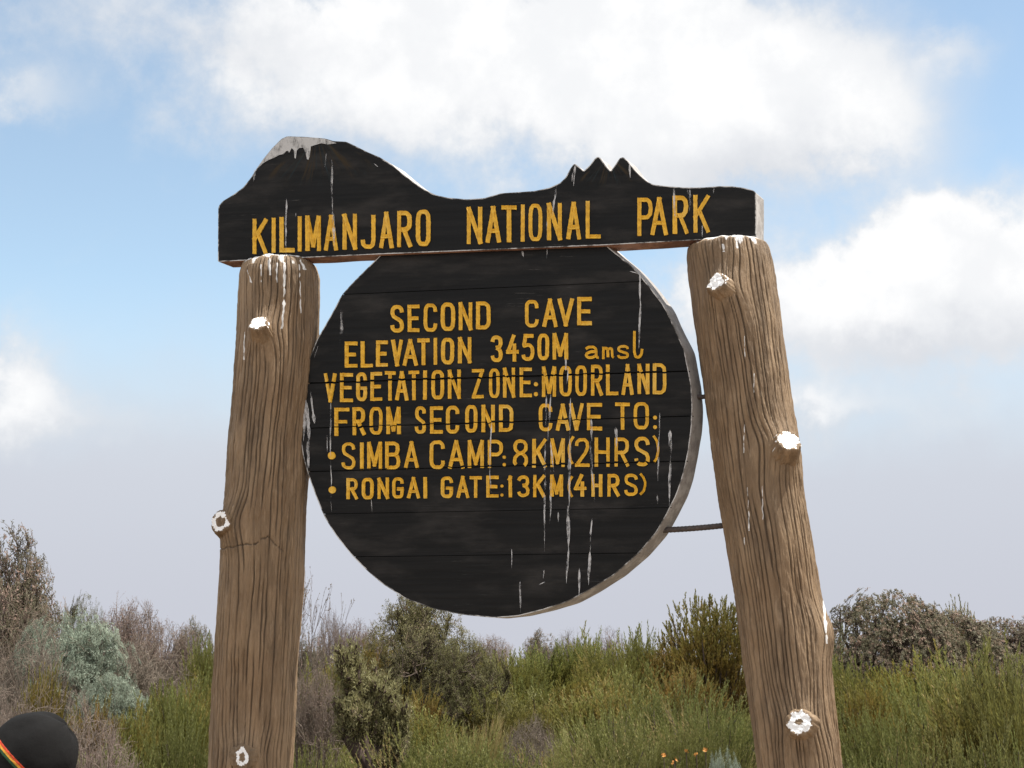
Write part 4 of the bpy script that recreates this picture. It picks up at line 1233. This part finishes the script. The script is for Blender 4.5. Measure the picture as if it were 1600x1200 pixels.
GB = "green heath bushes"
GT = "bare grey brushwood bushes"
SHRUBS = [
    # far left
    ("tree_heath", 'greyleaf', 0, 0, 786, 13.0, "tall grey-brown leafy bush cut by the left edge of the photo", "bush", None, 215),
    ("tree_heath", 'greyleaf', 1, 45, 905, 12.6, "grey-brown leafy bush under the tallest left bush, left of the silvery one", "bush", None, 130),
    ("heath_bush", 'olive', 1, 138, 910, 18.0, "small dark olive bush on the skyline above the silvery bush", "bush", None, 70),
    ("dry_bush", 'twigleaf', 0, 205, 916, 17.0, "rusty pink dry bush on the skyline behind the silvery bush", "bush", GT, 130),
    ("dry_bush", 'twigleaf', 1, 262, 948, 15.5, "grey brushwood bush right of the rusty pink bush", "bush", GT, 120),
    ("leafy_bush", 'greyleaf', 2, 305, 950, 16.0, "grey-green leafy bush left of the left post, on the skyline", "bush", None, 75),
    ("heath_bush", 'broom', 2, 328, 985, 14.5, "upright green bush peeping out just left of the left post", "bush", GB, 70),
    ("silver_bush", 'silver', 0, 120, 932, 12.0, "pale silvery green bush, the larger and higher of the two", "bush", "silvery bushes", 185),
    ("silver_bush", 'silver', 1, 178, 1040, 10.5, "pale silvery green bush, the lower of the two", "bush", "silvery bushes", 125),
    ("dry_bush", 'twig', 0, 45, 940, 11.0, "tangle of bare grey twigs at the left edge below the tall bush", "bush", GT, 150),
    ("dry_bush", 'twig', 1, 238, 985, 12.5, "bare grey brushwood bush between silvery bush and green bushes", "bush", GT, 170),
    ("heath_bush", 'gold', 0, 72, 1018, 9.8, "small brown-gold tuft in front of the silvery bush", "bush", None, 60),
    ("dry_bush", 'twig', 2, 90, 1046, 7.6, "low mound of dead grey branches right behind the black hat", "bush", GT, 230),
    ("dry_bush", 'twig', 0, -10, 1010, 8.6, "dead grey branches at the left edge above the black hat", "bush", GT, 150),
    ("dry_bush", 'twig', 1, 165, 1108, 6.8, "sprawling dead twigs at the right side of the black hat", "bush", GT, 150),
    ("heath_bush", 'broom', 0, 300, 1018, 11.5, "bright green bush left of the left post, behind the lower green ones", "bush", GB, 110),
    ("heath_bush", 'gold', 1, 238, 1062, 10.5, "orange-brown tipped bush left of the left post", "bush", GB, 85),
    ("heath_bush", 'broom', 1, 205, 1085, 9.6, "green bush below the lower silvery bush", "bush", GB, 90),
    ("heath_bush", 'fine', 0, 290, 1092, 8.2, "dense fine-leaved green bush at the foot of the left post, left side", "bush", GB, 150),
    ("heath_bush", 'fine', 1, 185, 1135, 7.2, "fine-leaved green bush at the bottom edge near the hat", "bush", GB, 170),
    # between the posts, left part
    ("wispy_bush", 'wispy', 0, 462, 862, 12.0, "thin wispy dry bush sticking out past the left post's right side", "bush", None, 110),
    ("dry_bush", 'twig', 2, 522, 934, 17.0, "bare forked twigs on the skyline between left post and round panel", "bush", GT, 70),
    ("leafy_bush", 'greyleaf', 1, 478, 956, 13.5, "narrow grey leafy bush right beside the left post", "bush", None, 80),
    ("dry_bush", 'twigleaf', 2, 570, 948, 18.0, "faded pinkish dry bush on the skyline under the round panel's left side", "bush", GT, 100),
    ("dry_bush", 'twigleaf', 0, 492, 1012, 9.5, "grey-pink brushwood standing right of the left post", "bush", GT, 110),
    ("heath_bush", 'gold', 2, 562, 972, 14.5, "green and gold upright bush between left post and olive bush", "bush", GB, 110),
    ("heath_bush", 'broom', 1, 520, 1010, 13.0, "green bush in front of the bare forked twigs", "bush", GB, 90),
    ("olive_bush", 'olive', 0, 655, 900, 12.5, "big dark olive bush whose top meets the bottom of the round panel", "bush", None, 200),
    ("olive_bush", 'olive', 2, 725, 975, 12.0, "smaller olive bush leaning out right of the big one", "bush", None, 140),
    ("leaning_bush", 'leaning', 0, 545, 1028, 7.8, "small olive bush with a dark leaning trunk, right of the left post", "bush", None, 128, 0.0, 0.0),
    ("heath_bush", 'fine', 2, 475, 1140, 7.4, "fine-leaved green bush at the right foot of the left post", "bush", GB, 150),
    # middle skyline
    ("dry_bush", 'twigleaf', 1, 762, 978, 20.0, "grey dry bush on the skyline right of the olive bush", "bush", GT, 90),
    ("leafy_bush", 'greyleaf', 0, 848, 972, 21.0, "small grey leafy bush on the skyline under the panel's middle", "bush", None, 75),
    ("dry_bush", 'twig', 1, 890, 972, 21.0, "thin bare bush on the skyline beneath the round panel", "bush", GT, 70),
    ("dry_bush", 'twig', 0, 945, 970, 22.0, "pale bare bush showing between the green tips on the skyline", "bush", GT, 80),
    ("heath_bush", 'broom', 0, 790, 1000, 16.5, "rounded green bush just right of the olive bushes", "bush", GB, 115),
    ("heath_bush", 'broom', 2, 845, 998, 17.0, "second green bush right of the olive bushes", "bush", GB, 100),
    ("heath_bush", 'broom', 1, 905, 975, 17.0, "tall pointed green bush under the panel's right half", "bush", GB, 95),
    ("heath_bush", 'broom', 0, 955, 982, 16.0, "green bush between two taller pointed ones, mid skyline", "bush", GB, 100),
    ("heath_bush", 'broom', 2, 1005, 970, 16.5, "tall spiky green bush two bushes left of the golden-brown one", "bush", GB, 95),
    ("heath_bush", 'gold', 0, 1045, 985, 16.0, "green-gold bush right against the golden-brown tall one", "bush", GB, 90),
    ("tall_heath", 'tallheath', 0, 1112, 926, 15.0, "tall dense golden-brown bush touching the right post's left side", "bush", None, 135),
    # middle foreground
    ("heath_bush", 'broom', 1, 660, 1085, 10.5, "low green tuft in front of the big olive bush", "bush", GB, 130),
    ("heath_bush", 'broom', 2, 770, 1065, 12.0, "yellowish green bush in the sunny middle ground", "bush", GB, 140),
    ("heath_bush", 'broom', 0, 860, 1062, 12.5, "light green bush in the middle ground below the skyline row", "bush", GB, 140),
    ("heath_bush", 'broom', 1, 945, 1050, 12.0, "green bush in the middle ground right of the light green one", "bush", GB, 140),
    ("heath_bush", 'fine', 0, 1030, 1048, 10.5, "broad fine-leaved bush left of the right post", "bush", GB, 190),
    ("heath_bush", 'fine', 1, 1120, 1065, 9.0, "fine-leaved bush against the lower left side of the right post", "bush", GB, 170),
    ("straw_tuft", 'straw', 0, 745, 1104, 9.8, "yellow-green grassy mound in the middle foreground", "grass tuft", "yellowish grass mounds", 90),
    ("dry_bush", 'twig', 2, 832, 1098, 9.2, "low grey mound of dead twigs in the middle foreground", "bush", GT, 90),
    ("straw_tuft", 'straw', 1, 893, 1118, 8.8, "straw-yellow grass mound right of the dead grey mound", "grass tuft", "yellowish grass mounds", 100),
    ("heath_bush", 'fine', 2, 700, 1125, 7.6, "dark fine-leaved bush at the bottom edge, middle left", "bush", GB, 230),
    ("heath_bush", 'fine', 0, 805, 1138, 7.2, "dark fine-leaved bush at the bottom edge under the grey mound", "bush", GB, 220),
    ("heath_bush", 'fine', 1, 915, 1140, 7.4, "dark fine-leaved bush at the bottom edge under the straw mound", "bush", GB, 220),
    ("heath_bush", 'fine', 2, 1010, 1110, 8.2, "fine-leaved bush at the bottom, left of the flowering plants", "bush", GB, 200),
    ("heath_bush", 'broom', 2, 285, 1056, 10.0, "low green bush between the orange-brown tipped bush and the left post", "bush", GB, 95),
    ("heath_bush", 'gold', 0, 150, 1072, 9.0, "yellow-green tuft at the right end of the dead mound behind the hat", "bush", GB, 80),
    ("heath_bush", 'broom', 1, 712, 1045, 12.6, "green tuft under the smaller olive bush", "bush", GB, 90),
    ("heath_bush", 'gold', 1, 640, 1058, 11.4, "gold-green tuft at the dark foot of the big olive bush", "bush", GB, 90),
    ("heath_bush", 'broom', 0, 815, 1042, 14.0, "yellow-green bush between skyline row and light green middle bush", "bush", GB, 110),
    ("heath_bush", 'gold', 2, 892, 1036, 14.0, "gold-tinged bush below the tall pointed green bush", "bush", GB, 100),
    ("heath_bush", 'broom', 2, 985, 1030, 13.5, "green bush below the tall spiky one in the middle ground", "bush", GB, 110),
    ("heath_bush", 'gold', 0, 1072, 1026, 12.8, "orange-tinged bush at the left foot of the golden-brown tall one", "bush", GB, 100),
    ("heath_bush", 'fine', 1, 958, 1088, 9.4, "fine-leaved bush in the lower middle, right of the straw mound", "bush", GB, 170),
    ("heath_bush", 'fine', 0, 1078, 1108, 8.0, "fine-leaved bush just above the orange flowers", "bush", GB, 150),
    ("heath_bush", 'fine', 2, 622, 1122, 8.6, "fine-leaved bush right of the dark leaning trunk", "bush", GB, 140),
    ("heath_bush", 'broom', 0, 1440, 1042, 10.4, "green bush right of centre between post and right edge, lower row", "bush", GB, 130),
    ("heath_bush", 'gold', 1, 1368, 1046, 10.2, "gold-tinged bush in the lower row beside the right post", "bush", GB, 110),
    ("heath_bush", 'broom', 1, 1528, 1052, 9.0, "green bush in front of the large near bush at the right edge", "bush", GB, 140),
    ("heath_bush", 'fine', 1, 1572, 1140, 6.9, "dark fine-leaved bush cut by the lower right corner", "bush", GB, 170),
    ("silver_bush", 'silver', 0, 1128, 1150, 7.0, "small pale leafy bush at the bottom by the right post", "bush", None, 70),
    # right of the right post
    ("heath_bush", 'broom', 2, 1298, 962, 18.0, "small green bush close to the right post's right side", "bush", GB, 60),
    ("round_bush", 'round', 0, 1385, 908, 15.5, "large rounded grey-green bush with pinkish heads, right of the right post", "bush", None, 215),
    ("round_bush", 'round', 1, 1478, 942, 16.5, "lower rounded grey-green bush right of the large one", "bush", None, 190),
    ("round_bush", 'round', 0, 1568, 955, 18.0, "grey-green bush on the skyline at the right edge", "bush", None, 170),
    ("heath_bush", 'gold', 1, 1512, 930, 20.0, "yellow-green bush sticking up behind the rounded grey bushes", "bush", None, 75),
    ("heath_bush", 'broom', 0, 1338, 1000, 12.5, "green bush in front of the large rounded bush, nearest the post", "bush", GB, 120),
    ("heath_bush", 'gold', 2, 1410, 1012, 12.0, "orange-tinged bush in front of the large rounded bush", "bush", GB, 120),
    ("heath_bush", 'broom', 1, 1475, 1005, 11.5, "green bush in front of the lower rounded bush", "bush", GB, 130),
    ("heath_bush", 'fine', 0, 1345, 1075, 9.0, "dark green fine-leaved bush right of the right post", "bush", GB, 170),
    ("heath_bush", 'fine', 2, 1430, 1080, 8.6, "dark green fine-leaved bush one step further right of the post", "bush", GB, 190),
    ("heath_bush", 'fine', 1, 1380, 1130, 7.2, "fine-leaved bush at the bottom edge right of the post", "bush", GB, 170),
    ("heath_bush", 'broom', 2, 1552, 985, 8.0, "large near bush of tall green shoots at the right edge", "bush", GB, 190),
    ("heath_bush", 'broom', 0, 1620, 975, 7.4, "tall green shoots cut by the right edge of the photo", "bush", GB, 150),
    ("heath_bush", 'fine', 0, 1500, 1110, 7.0, "dark fine-leaved bush in the lower right corner", "bush", GB, 220),
]
for srow in SHRUBS:
    nm, kd, k, px, top, Y, lab, cat, grp, wide = srow[:10]
    rzv = srow[11] if len(srow) > 11 else None
    shrub(nm, kd, k, px, top, Y, lab, cat, grp, wide, rz=rzv)

# --- low heath between the bushes: nobody could count it
def cover():
    v = Veg(77)
    r = v.r
    roots, axes, lens, tn = [], [], [], []
    y = 5.7
    while y < 26.0:
        step = 0.12 + 0.0085 * y
        half = 0.62 * y + 2.4; core = 0.40 * y + 0.9
        x = -half
        while x < half:
            X, Y = x + r.uniform(-.5, .5) * step, y + r.uniform(-.5, .5) * step
            if abs(x) > core and r.random() < 0.45:
                x += step; continue
            z = gz(X, Y)
            big = 0.5 + 0.5 * noise.noise(Vector((X * 0.5, Y * 0.5, 9)))
            hgt = 0.13 + 0.17 * big + r.uniform(-.04, .05)
            m = 9
            rr = r.normal(scale=step * 0.45, size=(m, 2))
            for q in range(m):
                roots.append((X + rr[q, 0], Y + rr[q, 1], z + max(0, hgt - 0.38) * r.random()))
                axes.append((rr[q, 0] * 2.2, rr[q, 1] * 2.2, 1.0))
                lens.append(hgt * r.uniform(0.55, 1.0))
                tn.append(np.clip(0.5 + 0.7 * noise.noise(Vector((X * 0.35, Y * 0.35, 21))) + r.normal() * 0.12, 0, 1))
            x += step
        y += step
    roots, axes, lens, tn = np.array(roots), np.array(axes), np.array(lens), np.array(tn)
    n = len(roots)
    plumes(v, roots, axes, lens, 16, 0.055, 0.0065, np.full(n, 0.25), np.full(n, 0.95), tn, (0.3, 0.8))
    o = obj("heath_cover", v.mesh("heath_cover"), M_cover)
    o["kind"] = "stuff"
    o["label"] = "low green heath and grass filling the slope between the bushes"
cover()

# --- little orange flowers low by the right post
M_petal = mat_plain("orange_petal", (0.60, 0.22, 0.04), (0.72, 0.34, 0.07), 30, 0.6)
M_fstem = M_stem
def flower_mesh(seed):
    r = random.Random(seed)
    V, Fc = [], []
    n = 11
    V.append((0, 0, 0.004))
    for i in range(n):
        a = 2 * math.pi * i / n
        for (rr, zz, da) in ((0.004, 0.002, -0.22), (0.011 * r.uniform(.85, 1.15), 0.006, -0.12), (0.011 * r.uniform(.85, 1.15), 0.006, 0.12), (0.004, 0.002, 0.22)):
            V.append((rr * math.cos(a + da), rr * math.sin(a + da), zz + r.uniform(-.002, .002)))
        b = 1 + 4 * i
        Fc.append((b, b + 1, b + 2, b + 3)); Fc.append((0, b, b + 3))
    return mesh_py("petals", V, Fc)
fm = flower_mesh(3)
fst = Veg(4); fst.sticks(np.array([[0, 0, 0.0], [0.01, 0.0, 0.5]]), np.array([[0.01, 0.0, 0.5], [0.0, 0.0, 1.0]]), 0.003, 0.0025)
fst_m = fst.mesh("stem")
for i, (px, py, Y) in enumerate([(1037, 1181, 7.0), (1055, 1188, 6.9), (1072, 1175, 7.1), (1088, 1180, 7.0), (1053, 1192, 6.8), (1102, 1172, 7.2)]):
    c = at(px, py, Y)
    z0 = gz(c.x, Y)
    h = c.z - z0
    o = empty("flower", (c.x, Y, z0), "small orange flower head low in the heath left of the right post", "flower", "orange flowers by the right post")
    a_ = obj("petals", fm, M_petal, o); a_.location = (0, 0, h); a_.rotation_euler = (0.9, 0.2 * i, i * 1.1)
    s_ = obj("stem", fst_m, M_fstem, o); s_.scale = (1, 1, h)

# ------------------------------------------------------------------ person with a black knitted hat, bottom left, looking down to the left
HAT = at(44, 1192, 3.5)
M_skin = mat_plain("skin", (0.16, 0.085, 0.055), (0.19, 0.105, 0.07), 30, 0.55, 0.1)
M_jacket = mat_plain("dark_jacket", (0.02, 0.022, 0.028), (0.035, 0.038, 0.045), 50, 0.8, 0.2)
M_trouser = mat_plain("grey_trousers", (0.07, 0.068, 0.06), (0.10, 0.095, 0.085), 50, 0.85, 0.2)
M_shoe = mat_plain("brown_boots", (0.05, 0.03, 0.02), (0.08, 0.05, 0.03), 30, 0.7, 0.2)
ax_h = Vector((0.68, 0.10, 0.72)).normalized()                 # crown direction of the bowed head
head_c = HAT - ax_h * 0.045
px0 = head_c.x + 0.19
PER = empty("person", (px0, 3.5, gz(px0, 3.5)), "person looking down, only the black knitted hat in view at the bottom left", "person")
O = PER.location
def skin_mesh(name, joints, edges, mat, parent, sub=2):
    """joints: {key: ((x,y,z) world, radius)}"""
    keys = list(joints)
    me = bpy.data.meshes.new(name)
    me.from_pydata([Vector(joints[k][0]) - O for k in keys], [(keys.index(a), keys.index(b)) for a, b in edges], [])
    o = bpy.data.objects.new(name, me)
    link(o, parent)
    md = o.modifiers.new("skin", 'SKIN')
    md.use_smooth_shade = True
    for i, k in enumerate(keys):
        rr = joints[k][1]
        me.skin_vertices[0].data[i].radius = rr if isinstance(rr, tuple) else (rr, rr)
        me.skin_vertices[0].data[i].use_root = (i == 0)
    ms = o.modifiers.new("sub", 'SUBSURF'); ms.levels = sub; ms.render_levels = sub
    me.materials.append(mat)
    return o
zg = O.z
hx, hy, hzc = head_c
neck = Vector((px0 - 0.02, 3.5, zg + 1.20))
J = {'pelvis': ((px0 + 0.02, 3.5, zg + 0.80), 0.112), 'waist': ((px0 + 0.03, 3.5, zg + 0.95), 0.105), 'chest': ((px0 + 0.02, 3.5, zg + 1.10), 0.11), 'neck': (neck, 0.05),
     'skull0': (head_c + Vector((0.0, 0, -0.03)), (0.07, 0.085)), 'skull': (head_c + ax_h * 0.03, (0.07, 0.085)), 'nose': (head_c + Vector((-0.095, 0, -0.055)), 0.014)}
E = [('pelvis', 'waist'), ('waist', 'chest'), ('chest', 'neck'), ('neck', 'skull0'), ('skull0', 'skull'), ('skull0', 'nose')]
for s_, nm in ((-1, 'a'), (1, 'b')):
    y = 3.5 + s_ * 0.19
    J['sh' + nm] = ((px0 + 0.02, 3.5 + s_ * 0.16, zg + 1.14), 0.052)
    J['el' + nm] = ((px0 + 0.02, y + s_ * 0.03, zg + 0.88), 0.037)
    J['wr' + nm] = ((px0 - 0.20, y - s_ * 0.06, zg + 0.86), 0.026)
    J['pa' + nm] = ((px0 - 0.27, y - s_ * 0.08, zg + 0.86), 0.03)
    E += [('chest', 'sh' + nm), ('sh' + nm, 'el' + nm), ('el' + nm, 'wr' + nm), ('wr' + nm, 'pa' + nm)]
    for q in range(4):
        dy = (q - 1.5) * 0.02
        J['k%d%s' % (q, nm)] = ((px0 - 0.31, y - s_ * 0.08 + dy, zg + 0.855), 0.009)
        J['t%d%s' % (q, nm)] = ((px0 - 0.34 - 0.008 * (q in (1, 2)), y - s_ * 0.08 + dy * 1.05, zg + 0.83), 0.008)
        E += [('pa' + nm, 'k%d%s' % (q, nm)), ('k%d%s' % (q, nm), 't%d%s' % (q, nm))]
    J['th' + nm] = ((px0 - 0.27, y - s_ * 0.125, zg + 0.87), 0.010)
    J['tt' + nm] = ((px0 - 0.305, y - s_ * 0.135, zg + 0.86), 0.008)
    E += [('wr' + nm, 'th' + nm), ('th' + nm, 'tt' + nm)]
    J['hip' + nm] = ((px0 + 0.02, 3.5 + s_ * 0.09, zg + 0.64), 0.074)
    J['kn' + nm] = ((px0 + 0.00, 3.5 + s_ * 0.10, zg + 0.43), 0.056)
    J['an' + nm] = ((px0 + 0.02, 3.5 + s_ * 0.10, zg + 0.08), 0.040)
    J['to' + nm] = ((px0 - 0.14, 3.5 + s_ * 0.11, zg + 0.035), 0.035)
    E += [('pelvis', 'hip' + nm), ('hip' + nm, 'kn' + nm), ('kn' + nm, 'an' + nm), ('an' + nm, 'to' + nm)]
skin_mesh("body", J, E, M_skin, PER)
def sub_J(keys, grow): return {k: (J[k][0], tuple(q + grow for q in J[k][1]) if isinstance(J[k][1], tuple) else J[k][1] + grow) for k in keys}
kj = ['waist', 'chest', 'sha', 'ela', 'wra', 'shb', 'elb', 'wrb']
jj = sub_J(kj, 0.020); jj['hem'] = ((px0 + 0.025, 3.5, zg + 0.80), 0.132)
skin_mesh("jacket", jj, [('hem', 'waist')] + [e for e in E if e[0] in kj and e[1] in kj], M_jacket, PER)
kt = ['pelvis', 'waist', 'hipa', 'kna', 'ana', 'hipb', 'knb', 'anb']
skin_mesh("trousers", sub_J(kt, 0.010), [e for e in E if e[0] in kt and e[1] in kt], M_trouser, PER)
for nm in 'ab':
    ks = ['an' + nm, 'to' + nm]
    skin_mesh("boot", sub_J(ks, 0.014), [tuple(ks)], M_shoe, PER)

def make_hat():
    m, t, b = new_mat("black_knit")
    n = t.noise(obj_coord(t), 180.0, 4, 0.7)
    wv = t.new('ShaderNodeTexWave'); wv.inputs['Scale'].default_value = 160.0; wv.inputs['Distortion'].default_value = 2.0
    t.link(obj_coord(t), wv.inputs['Vector'])
    t.link(t.mix(n.outputs['Fac'], c4((0.004, 0.004, 0.0043)), c4((0.010, 0.0095, 0.0095))), b.inputs['Base Color'])
    b.inputs['Roughness'].default_value = 0.9
    b.inputs['Specular IOR Level'].default_value = 0.15
    bump(t, b, t.math('ADD', t.math('MULTIPLY', wv.outputs['Fac'], 0.3), n.outputs['Fac']), 0.35, 0.0015)
    cols = [m, mat_plain("red_yarn", (0.42, 0.030, 0.012), (0.55, 0.07, 0.02), 200, 0.9, 0.5), mat_plain("yellow_yarn", (0.55, 0.24, 0.02), (0.66, 0.32, 0.04), 200, 0.9, 0.5),
            mat_plain("green_yarn", (0.012, 0.05, 0.016), (0.02, 0.07, 0.025), 200, 0.9, 0.5)]
    e1 = ax_h.cross(Vector((0, 1, 0))).normalized(); e2 = ax_h.cross(e1)
    # profile from the brim up: (height along the crown, radius, material)
    pf = [(-0.064, 0.092, 0), (-0.060, 0.096, 0), (-0.030, 0.097, 0), (-0.012, 0.0975, 3), (-0.009, 0.0983, 3), (-0.0065, 0.0978, 2), (-0.0045, 0.0986, 2), (-0.002, 0.0978, 1), (0.0005, 0.0988, 1), (0.003, 0.0980, 0)]
    for i in range(1, 22):
        a = i / 22 * math.pi / 2
        pf.append((0.007 + 0.105 * math.sin(a), 0.0985 * math.cos(a) ** 0.72, 0))
    pf.append((0.1125, 0.0005, 0))
    nseg = 96
    V, Fc, Mt = [], [], []
    for k, (h, rr, mm) in enumerate(pf):
        for j in range(nseg):
            a = 2 * math.pi * j / nseg
            c_, s_ = math.cos(a), math.sin(a)
            f_ = max(0.0, h) / 0.11
            dr = 0.016 * f_ * noise.noise(Vector((c_ * 1.6, s_ * 1.6, h * 14 + 2)))
            # soft crease in the knitted crown
            cr_ = math.exp(-((a - 3.6) / 0.35) ** 2) * math.exp(-((h - 0.06) / 0.030) ** 2) * 0.014 + 0.0016 * noise.noise(Vector((c_ * 14, s_ * 14, h * 160)))
            rib = 0.0009 * math.cos(a * 48) if h < 0.008 else 0.0
            r2 = rr * (1 + dr / 0.098) - cr_ + rib
            hh = h * (1 + 0.12 * noise.noise(Vector((c_ * 1.2, s_ * 1.2, 5)))) if h > 0.01 else h
            V.append(HAT + e1 * c_ * r2 + e2 * s_ * r2 + ax_h * hh - O)
    for k in range(len(pf) - 1):
        for j in range(nseg):
            q = (j + 1) % nseg
            Fc.append((k * nseg + j, k * nseg + q, (k + 1) * nseg + q, (k + 1) * nseg + j)); Mt.append(pf[k][2])
    return obj("hat", mesh_py("hat", V, Fc, Mt, True), cols, PER, "black knitted hat with a red, yellow and green stripe")
make_hat()
